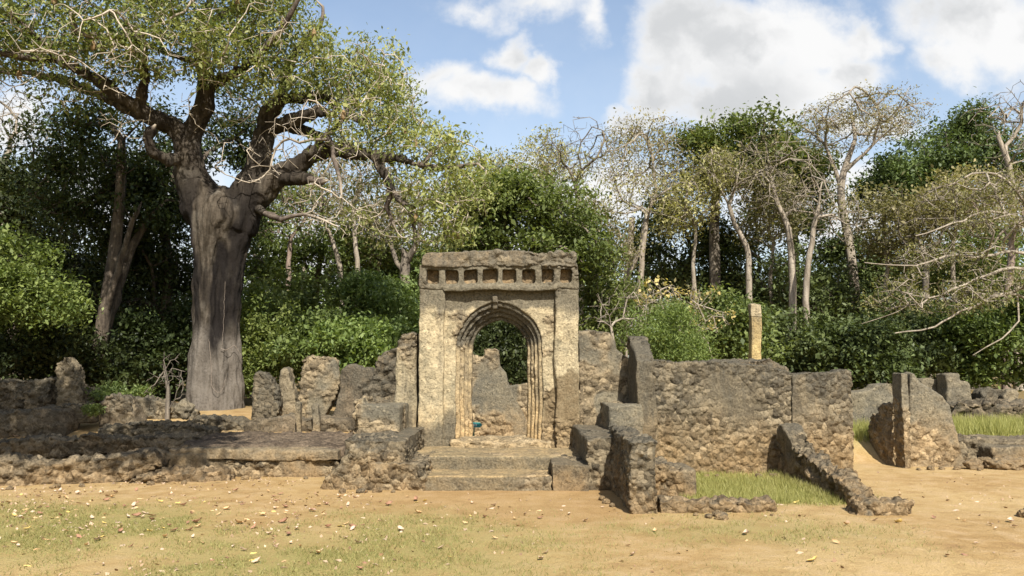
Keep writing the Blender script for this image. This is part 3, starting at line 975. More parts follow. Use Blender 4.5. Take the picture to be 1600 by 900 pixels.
single('standing_stone', [PX([(391, 665), (391, 620), (393, 590), (400, 582), (413, 581), (423, 592), (434, 610), (434, 640), (430, 650), (420, 665)], 16.3, 0.4)], M['rubble'],
       'rounded dark standing rubble stone just right of the big tree', 'ruin', voxel=0.03, amp=0.03, rub=const(0.8), size=0.12, depth=0.035)
single('low_wall', [PX([(378, 690), (382, 662), (400, 655), (430, 651), (450, 648), (470, 655), (500, 653), (545, 655), (560, 690)], 15.75, 0.4)], M['dark'],
       'low rubble wall along the back of the leaf-covered platform', 'wall', voxel=0.032, amp=0.04, rub=patchy(-0.3, 0.1), size=0.13, depth=0.04)
for k, (a, b, t) in enumerate(((461, 470, 628), (486, 498, 632))):
    single('small_pillar', [PX([(a, 680), (a, t), (a + 2, t - 2), (b, t), (b, 680)], 15.5, 0.15)], M['greywall'],
           ('thin pillar stump at the left foot of the large slab', 'thin pillar stump in front of the large slab')[k], 'ruin', voxel=0.025, amp=0.012, rub=const(0.2))

pf = thing('platform', (-4.2, 13.5, 0), 'low stone platform covered with dark leaf mould left of the steps', 'platform')
mason('base', [('z', [(-5.35, 12.72), (-2.7, 12.62), (-2.6, 15.6), (-6.0, 15.6)], -0.1, 0.30), ('z', [(-5.42, 12.66), (-4.75, 12.64), (-4.75, 13.2), (-5.5, 13.2)], 0.1, 0.36)],
      M['rubble'], pf, 0.035, 0.05, patchy(-0.4, 0.0, 0.8, 0.2, base=lambda p: -1.2 * sm(-4.8 - p[0], 0, 0.05)), 0.16, 0.07)
mason('kerb', [('z', [(-5.38, 12.68), (-2.7, 12.58), (-2.7, 12.95), (-5.45, 13.05)], 0.27, 0.445)], M['greywall'], pf, 0.03, 0.02, patchy(0.1, 0.4), 0.13, 0.03)
mason('leaf_bed', [('z', [(-5.3, 12.9), (-2.6, 12.8), (-2.5, 15.6), (-6.0, 15.6)], 0.2, 0.46)], M['litter_bed'], pf, 0.04, 0.05, const(0.6), 0.07, 0.03, coarse=3)

HEAPS = [
    ('rubble_bank', [(-90, 770), (-90, 716), (0, 714), (30, 722), (90, 723), (140, 715), (190, 710), (225, 705), (243, 707), (250, 722), (230, 742), (190, 755), (120, 764), (40, 768)], 11.55, 0.5, 0.22,
     'long low rubble bank nearest the leaf-strewn lawn', 'dark'),
    ('rubble_ledge', [(190, 762), (205, 745), (260, 738), (300, 738), (345, 735), (358, 745), (355, 760)], 12.0, 0.5, 0.15, 'thin rubble ledge in front of the platform corner', 'dark'),
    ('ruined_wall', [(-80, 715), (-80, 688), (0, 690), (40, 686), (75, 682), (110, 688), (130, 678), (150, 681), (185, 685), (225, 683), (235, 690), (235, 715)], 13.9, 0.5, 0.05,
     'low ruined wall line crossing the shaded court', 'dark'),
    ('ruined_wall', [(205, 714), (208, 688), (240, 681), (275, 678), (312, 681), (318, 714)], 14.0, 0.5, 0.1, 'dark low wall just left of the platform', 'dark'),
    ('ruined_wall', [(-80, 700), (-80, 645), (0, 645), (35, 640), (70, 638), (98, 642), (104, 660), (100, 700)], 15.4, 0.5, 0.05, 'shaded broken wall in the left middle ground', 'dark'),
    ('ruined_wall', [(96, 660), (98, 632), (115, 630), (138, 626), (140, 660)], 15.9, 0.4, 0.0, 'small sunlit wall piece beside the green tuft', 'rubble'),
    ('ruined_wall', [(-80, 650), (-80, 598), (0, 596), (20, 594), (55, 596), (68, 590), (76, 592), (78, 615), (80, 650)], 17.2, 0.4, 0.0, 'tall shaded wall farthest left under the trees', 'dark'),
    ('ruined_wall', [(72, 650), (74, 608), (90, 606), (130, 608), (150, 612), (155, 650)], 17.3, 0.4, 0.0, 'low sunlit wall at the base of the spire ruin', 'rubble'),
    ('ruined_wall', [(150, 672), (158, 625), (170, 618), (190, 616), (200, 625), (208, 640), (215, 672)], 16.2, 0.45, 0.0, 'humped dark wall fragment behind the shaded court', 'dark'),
    ('ruined_wall', [(196, 672), (198, 622), (230, 622), (262, 632), (300, 645), (310, 672)], 16.9, 0.5, 0.0, 'brown rubble slope left of the great tree', 'rubble'),
    ('rubble_heap', [(140, 690), (150, 672), (175, 668), (215, 658), (245, 662), (300, 664), (330, 672), (330, 690)], 15.0, 0.6, 0.05, 'pale rubble heap in front of the great tree', 'rubble'),
    ('rubble_heap', [(255, 690), (270, 668), (300, 655), (330, 652), (360, 655), (385, 668), (385, 690)], 15.9, 0.9, 0.0, 'earthy rubble heap at the foot of the great tree', 'rubble'),
]
for nm, pts, Y, th, sl, lab, mt in HEAPS:
    single(nm, [PX(pts, Y, th, sl)], M[mt], lab, 'ruin', voxel=0.03, amp=0.055, rub=patchy(-0.45, 0.0, 0.8, 0.25), size=0.12, depth=0.055, smooth=2, coarse=1.8)
single('spire_ruin', [PX([(86, 640), (88, 600), (84, 582), (90, 566), (97, 562), (99, 556), (105, 565), (112, 570), (118, 582), (121, 600), (124, 640)], 17.1, 0.4)], M['greywall'],
       'pointed ruin like a small spire in the shade of the forest', 'ruin', voxel=0.03, amp=0.05, rub=const(0.7), size=0.12, depth=0.05)
w = W(288, 638, 16.2)
rock('boulder', (w.x, 16.2, w.z - 0.02), (0.19, 0.17, 0.19), M['greywall'], 'round grey boulder by the foot of the great tree', 'boulder', seed=11)


# ------------------------------------------------------------------ trees
class Tree:
    def __init__(s, cap=30000):
        s.P = np.zeros((cap, 3))
        s.D = np.zeros((cap, 3))
        s.R = np.zeros(cap)
        s.par = np.full(cap, -1)
        s.g = np.zeros(cap, bool)          # may be grown from
        s.n = 0
        s.tips = []

    def add(s, p, par, r=0.0, grow=True):
        i = s.n
        s.P[i] = p
        s.par[i] = par
        s.R[i] = r
        s.g[i] = grow
        if par >= 0:
            d = s.P[i] - s.P[par]
            s.D[i] = d / (np.linalg.norm(d) + 1e-9)
        else:
            s.D[i] = (0, 0, 1)
        s.n += 1
        return i

    def limb(s, pts, par=-1, grow_from=0.0, step=0.25, wob=0.0, rnd=None):
        """pts: list of (x, y, z, r); smooth curve through them"""
        pts = [np.array(p, float) for p in pts]
        ids = []
        last = par
        n = len(pts)
        for k in range(n - 1):
            p0 = pts[max(k - 1, 0)]
            p1, p2 = pts[k], pts[k + 1]
            p3 = pts[min(k + 2, n - 1)]
            m = max(1, int(np.linalg.norm(p2[:3] - p1[:3]) / step))
            for j in range(m + (k == n - 2)):
                if k == 0 and j == 0 and par >= 0:
                    continue
                t = j / m
                q = 0.5 * ((2 * p1) + (-p0 + p2) * t + (2 * p0 - 5 * p1 + 4 * p2 - p3) * t * t + (-p0 + 3 * p1 - 3 * p2 + p3) * t ** 3)
                if wob and not (k == 0 and j == 0):
                    q[:3] += rnd.normal(0, wob, 3)
                fr = (k + t) / (n - 1)
                last = s.add(q[:3], last, max(q[3], 0.004), fr >= grow_from)
                ids.append(last)
        return ids

    def grow(s, att, rnd, step=0.3, bend=0.35, wob=0.04, up=0.0, tips=True, cosw=0.35, rmin=0.0):
        for a in att:
            n = s.n
            d = a - s.P[:n]
            L = np.linalg.norm(d, axis=1) + 1e-6
            cs = (d * s.D[:n]).sum(1) / L
            met = L * (1.2 - cosw * cs)
            met[~s.g[:n]] = 1e9
            i = int(np.argmin(met))
            p0 = s.P[i].copy()
            dist = L[i]
            c = p0 + s.D[i] * dist * bend + (a - p0) * (0.5 - bend * 0.5) + np.array((0, 0, up * dist))
            m = max(1, int(dist / step))
            last = i
            for j in range(1, m + 1):
                t = j / m
                q = (1 - t) ** 2 * p0 + 2 * t * (1 - t) * c + t * t * a
                if j < m:
                    q = q + rnd.normal(0, wob, 3)
                last = s.add(q, last)
            if tips:
                s.tips.append(last)

    def finish(s, rtip=0.008, power=0.45, rmax=9):
        n = s.n
        cnt = np.zeros(n)
        kids = np.zeros(n, int)
        for i in range(n - 1, -1, -1):
            if kids[i] == 0:
                cnt[i] = 1
            if s.par[i] >= 0:
                cnt[s.par[i]] += cnt[i]
                kids[s.par[i]] += 1
        pr = np.minimum(rtip * np.maximum(cnt, 1) ** power, rmax)
        for i in range(n):
            if s.R[i] == 0:
                pi = s.par[i]
                s.R[i] = min(pr[i], s.R[pi] * 0.95 if pi >= 0 and s.R[pi] > 0 else pr[i])
        s.cnt = cnt

    def mesh(s, name):
        n = s.n
        ch = [[] for _ in range(n)]
        for i in range(n):
            if s.par[i] >= 0:
                ch[s.par[i]].append(i)
        main = {}
        for i in range(n):
            if ch[i]:
                main[i] = max(ch[i], key=lambda c: (s.R[c] * 2 + (s.D[c] @ s.D[i]) * s.R[c]))
        starts = []
        for i in range(n):
            p = s.par[i]
            if p < 0:
                starts.append([i])
            elif main[p] != i:
                starts.append([p, i])
        VV, FF = [], []
        base = 0
        for st in starts:
            chain = list(st)
            while chain[-1] in main:
                chain.append(main[chain[-1]])
            if len(chain) < 2:
                continue
            P = s.P[chain]
            rr = s.R[chain].copy()
            if len(st) == 2:
                rr[0] = min(rr[0], rr[1] * 1.25)
            rmx = rr.max()
            k = 12 if rmx > 0.2 else 8 if rmx > 0.08 else 5 if rmx > 0.03 else 3
            T = np.gradient(P, axis=0)
            T /= np.linalg.norm(T, axis=1)[:, None] + 1e-9
            u = np.cross(T[0], (0.3, 0.9, 0.2))
            u /= np.linalg.norm(u) + 1e-9
            ang = np.arange(k) * 2 * math.pi / k
            ca, sa = np.cos(ang), np.sin(ang)
            rings = []
            for q in range(len(chain)):
                u = u - T[q] * (u @ T[q])
                u /= np.linalg.norm(u) + 1e-9
                v = np.cross(T[q], u)
                rings.append(P[q] + rr[q] * (ca[:, None] * u + sa[:, None] * v))
            V = np.concatenate(rings)
            m = len(chain)
            idx = np.arange(m * k).reshape(m, k) + base
            nx = np.roll(idx, -1, axis=1)
            F = np.stack([idx[:-1], nx[:-1], nx[1:], idx[1:]], -1).reshape(-1, 4)
            VV.append(V)
            FF.append(F)
            base += m * k
        me = np_mesh(name, np.concatenate(VV), np.concatenate(FF), None, True)
        return me


def leaf_mesh(name, C, size, rnd, tint, up=0.5, aspect=0.5, var=0.35, droop=0.0):
    """one diamond-shaped, slightly folded leaf at each centre"""
    n = len(C)
    a = rnd.normal(size=(n, 3))
    a[:, 2] -= droop
    a /= np.linalg.norm(a, axis=1)[:, None]
    nn = rnd.normal(size=(n, 3))
    nn[:, 2] = np.abs(nn[:, 2]) + up * 2
    b = np.cross(nn, a)
    b /= np.linalg.norm(b, axis=1)[:, None] + 1e-9
    nv = np.cross(a, b)
    L = size * (1 + var * rnd.normal(size=n)).clip(0.4, 2)[:, None]
    w = L * aspect
    V = np.stack([C - a * L * 0.5, C - a * L * 0.05 + b * w * 0.5 + nv * L * 0.08, C + a * L * 0.5 - nv * L * 0.05, C - a * L * 0.05 - b * w * 0.5 + nv * L * 0.08], 1).reshape(-1, 3)
    F = np.arange(n * 4).reshape(n, 4)
    return np_mesh(name, V, F, {'tint': np.repeat(tint, 4)})


def clumped(blobs, n, rnd, k, spread=0.30, shell=0.3):
    """points gathered round k random boughs inside the ellipsoids, so that the outline is uneven and gaps show through"""
    cen = blob_points(blobs, k, rnd, shell)
    wt = rnd.gamma(2.0, 1.0, k)
    wt /= wt.sum()
    pk = rnd.choice(k, n, p=wt)
    rad = np.mean([0.5 * (b[2] + b[3]) / FPX * b[4] for b in blobs]) * spread
    rk = rad * rnd.uniform(0.6, 1.5, k)
    v = rnd.normal(size=(n, 3))
    v /= np.linalg.norm(v, axis=1)[:, None]
    v *= (rnd.random(n) ** 0.45)[:, None]
    return cen[pk] + v * rk[pk][:, None] * np.array((1.25, 1.25, 0.75))


def blob_points(blobs, n, rnd, shell=0.0):
    """points in the union of ellipsoids given as (px, py, rx_px, ry_px, Y, ry_m)"""
    vol = np.array([b[2] * b[3] * b[5] * (b[6] if len(b) > 6 else 1) for b in blobs], float) ** 0.85
    vol /= vol.sum()
    out = []
    pick = rnd.choice(len(blobs), n, p=vol)
    for k in pick:
        b = blobs[k]
        c = np.array(W(b[0], b[1], b[4]))
        sx, sz = b[2] / FPX * b[4], b[3] / FPX * b[4]
        v = rnd.normal(size=3)
        v /= np.linalg.norm(v)
        r = rnd.random() ** (1 / 3.0)
        r = r * (1 - shell) + shell
        out.append(c + v * r * np.array((sx, b[5], sz)))
    return np.array(out)


def tip_leaves(tips, per, sigma, rnd, flat=0.7):
    C = np.repeat(tips, per, axis=0)
    off = rnd.normal(size=C.shape) * sigma
    off[:, 2] *= flat
    clump = np.repeat(rnd.random(len(tips)), per)
    t = (0.55 * clump + 0.6 * rnd.random(len(C)) - 0.08).clip(0, 1)
    return C + off, t


SEED = [100]


def make_tree(name, label, cat, trunk, blobs, n_att, leaf=None, per=0, lsize=0.2, sigma=0.3, bark='bark_grey', group=None, rtip=0.008, power=0.45,
              step=0.4, wob=0.05, grow_from=0.55, bend=0.35, limbs=(), extra=None, shell=0.0, up=0.05, twig=None, leaf2=None, aspect=0.5, keep=1.0, lup=0.5):
    """trunk: list of (px, py, Y, r); blobs: crown ellipsoids; all turned into metres at their own distance"""
    SEED[0] += 1
    rnd = np.random.default_rng(SEED[0])
    t = Tree()

    def conv(pl):
        o = []
        for (px, py, Y, r) in pl:
            w_ = W(px, py, Y)
            o.append((w_.x, w_.y, w_.z, r * rs))
        return o
    rs = 0.72 if bark in ('bark_pale', 'bark_pink') and trunk[0][3] > 0.09 else 0.9
    if name in ('bare_tree', 'umbrella_tree'):
        n_att = int(n_att * 1.9)
    tp = conv(trunk)
    gz_ = ter(tp[0][0], tp[0][1])
    if tp[0][2] > gz_ - 0.05:
        tp = [(tp[0][0], tp[0][1], gz_ - 0.15, tp[0][3] * 1.1)] + tp
    base = tp[0]
    ids = t.limb(tp, -1, grow_from, 0.35, 0.0 if tp[0][3] > 0.2 else 0.012, rnd)
    for lb in limbs:
        q = conv(lb)
        j = int(np.argmin(np.linalg.norm(t.P[:t.n] - np.array(q[0][:3]), axis=1)))
        t.limb([(*t.P[j], min(t.R[j], q[0][3]))] + q[1:], j, 0.3, 0.3, 0.02, rnd)
    if name == 'leafy_tree':
        att = np.concatenate([clumped(blobs, int(n_att * 0.85), rnd, int(16 + n_att / 18), 0.36), blob_points(blobs, int(n_att * 0.2), rnd, shell)])
    else:
        att = blob_points(blobs, n_att, rnd, shell)
    if len(att):
        t.grow(att, rnd, step, bend, wob, up)
    if twig:
        tips_keep = list(t.tips)
        t.grow(blob_points(twig[0], twig[1], rnd, 0.2), rnd, step, bend, wob * 1.3, up)
        t.tips = tips_keep
    t.finish(rtip, power)
    o = thing(name, (base[0], base[1], gz_), label, cat, group)
    link('trunk', t.mesh('trunk'), M[bark], o)
    if leaf:
        tips = t.P[t.tips]
        if keep < 1:
            tips = tips[rnd.random(len(tips)) < keep]
        C, tt = tip_leaves(tips, int(per * 1.9), sigma * 0.85, rnd)
        link('crown', leaf_mesh('crown', C, lsize * 0.66, rnd, tt, lup, aspect), M[leaf], o)
    if leaf2:
        mk, kk, pp, ls, sg = leaf2
        tips = t.P[t.tips]
        tips = tips[rnd.random(len(tips)) < kk]
        C, tt = tip_leaves(tips, pp, sg, rnd)
        link('blossom', leaf_mesh('blossom', C, ls, rnd, tt, 0.6, 0.9), M[mk], o)
    return o


# the great tree: fluted trunk, traced limbs, light crown
def build_great_tree():
    rnd = np.random.default_rng(42)
    Y0 = 18.6
    root = thing('great_tree', (W(335, 640, Y0).x, Y0, 0.7), 'massive old tree with a dark fluted trunk and spreading yellow-green crown', 'tree')
    prof = [(655, 335, 90), (640, 335, 80), (620, 335, 77), (580, 335, 75), (540, 336, 71), (500, 337, 67), (460, 338, 70), (420, 342, 76), (385, 345, 84), (352, 347, 95),
            (336, 348, 97), (320, 350, 86), (306, 351, 62), (294, 352, 26)]
    rows = []
    for (py, cxp, wp) in prof:
        w_ = W(cxp, py, Y0)
        rows.append((w_.x, w_.z, wp / FPX * Y0 / 2))
    zs_ = np.linspace(rows[0][1], rows[-1][1], 110)
    zr = [r[1] for r in rows]
    cxs = np.interp(zs_, zr, [r[0] for r in rows])
    rs = np.interp(zs_, zr, [r[2] for r in rows])
    K = 96
    V, ch = [], []
    for i, z in enumerate(zs_):
        for k in range(K):
            a = 2 * math.pi * k / K
            ca, sa = math.cos(a), math.sin(a)
            fl = 0.13 * noise.fractal((ca * 2.1, sa * 2.1, z * 0.22), 0.8, 2, 3) + 0.03 * noise.noise((ca * 7, sa * 7, z * 0.8))
            # deep hollow running down the face of the trunk
            hollow_a = -math.pi / 2 + 0.50 + 0.10 * math.sin(z * 1.3)
            da = (a - hollow_a + math.pi) % (2 * math.pi) - math.pi
            hs = math.exp(-(da / 0.33) ** 2) * sm(z, 2.1, 2.6) * (1 - sm(z, 4.3, 5.2))
            fl -= 0.42 * hs
            butt = 0.12 * sm(1.7 - z, 0, 1.0) * (0.5 + 0.5 * math.cos(3 * a + 1)) + 0.05 * noise.noise((ca * 3, sa * 3, z * 2))
            depth = 0.85 if abs(sa) > 0 else 1
            r = rs[i] * (1 + fl + butt)
            V.append((cxs[i] + r * ca, Y0 + r * sa * (0.9 if rs[i] < 0.75 else 0.9 * 0.62 / rs[i] + 0.1), z))
            ch.append(min(1, hs * 0.5 + 0.85 * sm(noise.noise((ca * 1.6 + 3, sa * 1.6, z * 0.25)), 0.05, 0.4) * sm(z, 1.6, 2.8) * (1 - sm(z, 4.6, 5.8))))
    idx = np.arange(len(zs_) * K).reshape(len(zs_), K)
    nx = np.roll(idx, -1, axis=1)
    TF = np.stack([idx[:-1], nx[:-1], nx[1:], idx[1:]], -1).reshape(-1, 4).tolist() + [idx[-1].tolist(), idx[0][::-1].tolist()]
    fat = []

    t = Tree(60000)

    def L(pts):
        return [(*W(px, py, Y), r) for (px, py, Y, r) in pts]

    def limb(pts, frm=None, gf=0.25):
        q = L(pts)
        if frm is None:
            fat.append(t.limb(q, -1, gf, 0.22, 0.012, rnd))
            return
        j = int(np.argmin(np.linalg.norm(t.P[:t.n] - np.array(q[0][:3]), axis=1)))
        fat.append([j] + t.limb([(*t.P[j], min(t.R[j], q[0][3]))] + q[1:], j, gf, 0.22, 0.012, rnd))
    # left fork
    limb([(332, 355, 18.6, .52), (312, 305, 18.6, .46), (297, 265, 18.5, .37), (292, 225, 18.4, .31)], None, 0.8)
    limb([(292, 225, 18.4, .27), (312, 185, 18.3, .22), (322, 145, 18.2, .19), (318, 100, 18.1, .15), (306, 60, 18.0, .11), (325, 10, 17.9, .09), (340, -50, 17.8, .07)], 1)
    limb([(322, 145, 18.2, .15), (345, 125, 18.0, .12), (380, 105, 17.6, .10), (420, 70, 17.2, .08), (450, 30, 16.9, .06), (470, -10, 16.7, .04)], 1)
    limb([(306, 60, 18.0, .08), (350, 20, 18.4, .07), (400, 15, 18.9, .06), (440, 20, 19.4, .04)], 1)
    limb([(292, 225, 18.4, .24), (268, 195, 18.2, .21), (238, 183, 18.0, .19), (200, 160, 17.7, .16), (165, 135, 17.4, .14), (125, 110, 17.1, .12), (90, 95, 16.9, .10), (40, 90, 16.6, .08), (-40, 75, 16.2, .06)], 1)
    limb([(238, 183, 18.0, .14), (190, 165, 18.6, .13), (150, 145, 19.0, .12), (100, 125, 19.4, .10), (50, 115, 19.7, .09), (-20, 110, 20.1, .07)], 1)
    limb([(215, 170, 17.9, .11), (225, 110, 17.4, .10), (215, 60, 17.0, .09), (165, 55, 16.6, .08), (120, 52, 16.2, .07), (110, 20, 16.0, .05)], 1)
    limb([(296, 250, 18.4, .15), (262, 250, 17.9, .14), (236, 238, 17.6, .13), (228, 215, 17.5, .12), (240, 200, 17.4, .10), (243, 195, 17.4, .02)], 1, 2)
    limb([(90, 95, 16.9, .07), (50, 50, 16.5, .06), (10, 20, 16.2, .05), (-40, -5, 16, .04)], 1)
    limb([(300, 100, 18.0, .07), (265, 85, 18.6, .06), (215, 60, 19.2, .05), (170, 20, 19.8, .04)], 1)
    # right fork
    limb([(366, 355, 18.6, .50), (386, 310, 18.6, .42), (402, 275, 18.7, .34), (408, 240, 18.8, .29), (413, 205, 18.9, .26)], None, 0.8)
    limb([(413, 205, 18.9, .22), (420, 175, 18.9, .19), (438, 158, 18.8, .15), (470, 152, 18.7, .13), (505, 152, 18.5, .11), (530, 172, 18.4, .09), (560, 190, 18.2, .06)], 1)
    limb([(438, 158, 18.8, .13), (450, 110, 18.9, .11), (470, 70, 19.1, .09), (500, 40, 19.3, .06), (505, 10, 19.4, .04)], 1)
    limb([(413, 200, 18.9, .17), (445, 192, 18.6, .16), (475, 182, 18.4, .14), (500, 176, 18.2, .125), (524, 180, 18.1, .12), (526, 181, 18.1, .02)], 1, 2)
    limb([(413, 205, 18.9, .16), (440, 195, 19.3, .14), (490, 210, 19.6, .11), (520, 205, 19.8, .08), (560, 150, 20, .06), (600, 120, 20.2, .04)], 1)
    limb([(378, 330, 18.6, .38), (405, 302, 18.5, .32), (435, 278, 18.4, .26), (465, 258, 18.3, .22), (490, 240, 18.2, .20), (515, 234, 18.1, .18), (550, 236, 18.0, .16), (585, 242, 17.9, .14),
          (620, 248, 17.7, .10), (660, 258, 17.5, .08), (700, 262, 17.3, .06), (745, 255, 17.2, .04)], 1, .55)
    limb([(435, 280, 18.4, .18), (460, 278, 18.2, .16), (485, 280, 18.0, .13), (505, 285, 17.9, .08), (512, 283, 17.9, .02)], 1, 2)
    limb([(582, 242, 17.9, .12), (595, 262, 17.7, .11), (608, 285, 17.6, .10), (622, 310, 17.5, .08), (640, 325, 17.4, .07), (648, 350, 17.3, .05), (650, 395, 17.2, .03)], 1)
    limb([(608, 285, 17.6, .08), (610, 310, 17.7, .07), (603, 322, 17.8, .06), (612, 345, 17.8, .045), (618, 360, 17.8, .03)], 1)
    limb([(640, 325, 17.4, .05), (665, 315, 17.2, .045), (700, 305, 17.0, .035), (735, 310, 16.9, .02)], 1)
    limb([(660, 258, 17.5, .05), (690, 225, 17.6, .04), (720, 220, 17.7, .025)], 1)
    limb([(402, 330, 18.5, .10), (425, 338, 18.2, .085), (440, 342, 18.1, .06), (475, 335, 18.0, .04), (520, 350, 17.9, .02)], 1)
    limb([(500, 237, 18.2, .09), (510, 210, 17.8, .07), (525, 260, 17.5, .05), (535, 300, 17.4, .03)], 1)

    # trunk and thick limbs grown together into one skin
    bm = bmesh.new()
    tv = [bm.verts.new(v) for v in V]
    for f in TF:
        bm.faces.new([tv[i] for i in f])
    thick = set()
    for ids in fat:
        r0 = t.R[ids[1]]
        run = [i for n_, i in enumerate(ids) if (min(t.R[i], r0) if n_ == 0 else t.R[i]) > 0.085]
        if len(run) < 3:
            continue
        P = t.P[run]
        rr = t.R[run].copy()
        rr[0] = min(rr[0], rr[1] * 1.15)
        T = np.gradient(P, axis=0)
        T /= np.linalg.norm(T, axis=1)[:, None] + 1e-9
        u = np.cross(T[0], (0.3, 0.9, 0.2))
        prev = None
        for q_ in range(len(run)):
            u = u - T[q_] * (u @ T[q_])
            u /= np.linalg.norm(u) + 1e-9
            v_ = np.cross(T[q_], u)
            ring = []
            for k in range(14):
                a_ = 2 * math.pi * k / 14
                d_ = math.cos(a_) * u + math.sin(a_) * v_
                kn = 1 + 0.16 * noise.noise(Vector(P[q_] * 1.6 + d_ * 0.5)) + 0.08 * noise.noise(Vector(P[q_] * 5 + d_))
                ring.append(bm.verts.new(P[q_] + d_ * rr[q_] * kn))
            if prev:
                for k in range(14):
                    bm.faces.new((prev[k], prev[(k + 1) % 14], ring[(k + 1) % 14], ring[k]))
            else:
                bm.faces.new(ring[::-1])
            prev = ring
        bm.faces.new(prev)
        thick.update(run)
    tmp = bpy.data.meshes.new('tmp')
    bm.to_mesh(tmp)
    bm.free()
    to = bpy.data.objects.new('tmp', tmp)
    COL.objects.link(to)
    md = to.modifiers.new('r', 'REMESH')
    md.mode = 'VOXEL'
    md.voxel_size = 0.034
    s2 = to.modifiers.new('s', 'SMOOTH')
    s2.iterations = 5
    s2.factor = 0.5
    me = bpy.data.meshes.new_from_object(to.evaluated_get(bpy.context.evaluated_depsgraph_get()))
    bpy.data.objects.remove(to)
    me.name = 'trunk'
    n = len(me.vertices)
    co = np.zeros(n * 3, np.float32)
    me.vertices.foreach_get('co', co)
    co = co.reshape(-1, 3)
    no = np.zeros(n * 3, np.float32)
    me.vertex_normals.foreach_get('vector', no)
    no = no.reshape(-1, 3)
    shade_v = np.zeros(n, np.float32)
    cx0 = cxs.mean()
    for i in range(n):
        x, y, z = (float(q_) for q_ in co[i])
        h_ = 0.05 * noise.fractal((x * 4, y * 4, z * 1.0), 0.7, 2, 4) + 0.02 * noise.noise((x * 14, y * 14, z * 2.5)) + 0.03 * noise.noise((x * 2.5, y * 2.5, z * 2.5))
        co[i] += no[i] * h_
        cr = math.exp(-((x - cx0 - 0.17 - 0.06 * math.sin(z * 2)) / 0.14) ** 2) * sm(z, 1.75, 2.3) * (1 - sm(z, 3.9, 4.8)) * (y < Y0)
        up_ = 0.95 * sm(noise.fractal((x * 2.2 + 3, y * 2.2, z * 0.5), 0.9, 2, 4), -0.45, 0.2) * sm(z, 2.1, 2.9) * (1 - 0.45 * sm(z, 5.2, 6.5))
        shade_v[i] = min(1, cr * 1.2 + up_)  # painted shade: dark crevice plus the crown's shade on the upper trunk
    me.vertices.foreach_set('co', co.ravel())
    me.polygons.foreach_set('use_smooth', np.ones(len(me.polygons), dtype=bool))
    at = me.attributes.new('bark_shade', 'FLOAT', 'POINT')
    at.data.foreach_set('value', shade_v)
    me.update()
    link('trunk', me, M['bark_baobab'], root)
    # dry vines hanging over the foot of the trunk
    vm, nt, out = new_mat('vine_pale')
    geo = nt.node('ShaderNodeNewGeometry')
    principled(nt, out, nt.mix(nt.noise(geo.outputs['Position'], 25), (0.12, 0.095, 0.075), (0.30, 0.25, 0.20)), 0.9, 0.1)
    for pts in ([(326, 530, .006), (330, 570, .008), (332, 605, .009), (345, 612, .007), (352, 592, .006)],
                [(345, 545, .012), (352, 548, .012), (366, 540, .010), (378, 556, .006)],
                [(352, 440, .005), (350, 490, .005), (347, 540, .005)]):
        vt = Tree(400)
        vp = []
        for (px, py, r_) in pts:
            wz = W(px, py, Y0)
            rad = float(np.interp(wz.z, zs_, rs))
            cxv = float(np.interp(wz.z, zs_, cxs))
            dx = max(-0.95, min(0.95, (wz.x - cxv) / rad))
            yv = Y0 - rad * math.sqrt(1 - dx * dx) * 0.96 - 0.03
            w2 = W(px, py, yv)
            vp.append((w2.x, yv, w2.z, r_ * 0.8))
        vt.limb(vp, -1, 0, 0.06, 0.006, rnd)
        link('vine', vt.mesh('vine'), vm, root)

    blobs = [(40, 30, 130, 55, 16.5, 1.6), (60, 85, 110, 35, 18.5, 1.6), (180, 20, 120, 50, 17.5, 2.0), (250, 70, 100, 50, 17.0, 1.8), (140, 95, 120, 40, 17.3, 1.5), (330, 20, 120, 60, 17.8, 2.0),
             (370, 90, 90, 50, 17.3, 1.5), (440, 30, 60, 55, 18.0, 1.8), (450, 90, 80, 55, 18.5, 1.8), (520, 110, 75, 50, 18.8, 1.6), (560, 140, 75, 55, 19.0, 1.6), (600, 175, 60, 55, 18.6, 1.5),
             (620, 125, 40, 40, 19.5, 1.0), (560, 210, 80, 40, 18.0, 1.4), (660, 230, 60, 40, 17.6, 1.3), (715, 245, 45, 35, 17.3, 1.1), (680, 290, 60, 35, 17.2, 1.1), (640, 200, 40, 40, 18.6, 1.0),
             (700, 330, 40, 40, 17.0, .8), (-40, 60, 80, 60, 16.5, 1.6), (90, 150, 60, 25, 17.5, 1.0, .5), (430, 130, 60, 40, 17.8, 1.2), (585, 85, 35, 30, 19.4, .8), (-60, -40, 160, 60, 17, 2), (200, -60, 200, 60, 17.5, 2.2), (400, -30, 90, 50, 18, 2)]
    blobs += [(610, 300, 70, 35, 19.2, 1.0, .5), (690, 350, 60, 45, 17.0, 1.0), (250, 190, 70, 30, 19.8, 1.0, .5), (380, 175, 50, 30, 19.8, .8, .5), (590, 350, 60, 35, 18.4, .8, .4), (740, 290, 40, 40, 17, .9)]
    att = blob_points(blobs, 2150, rnd, 0.15)
    t.grow(att, rnd, 0.22, 0.4, 0.035, 0.04)
    tips = np.array(t.tips)
    # bare hanging twigs
    bare = [(340, 170, 60, 55, 17.8, 1.0), (200, 190, 50, 50, 17.4, .8), (450, 235, 70, 50, 17.8, .9), (390, 250, 60, 40, 17.6, .7), (560, 290, 90, 60, 17.5, .9), (650, 330, 70, 60, 17.2, .9),
            (520, 330, 70, 50, 17.8, .9), (60, 140, 70, 40, 17.0, .9), (170, 100, 100, 50, 16.9, 1), (500, 200, 90, 40, 17.5, 1), (720, 330, 45, 60, 17, .8), (330, 40, 150, 60, 16.6, .8), (560, 130, 110, 70, 17.2, .8), (150, 60, 150, 60, 15.6, .8)]
    att2 = blob_points(bare, 1300, rnd, 0.3)
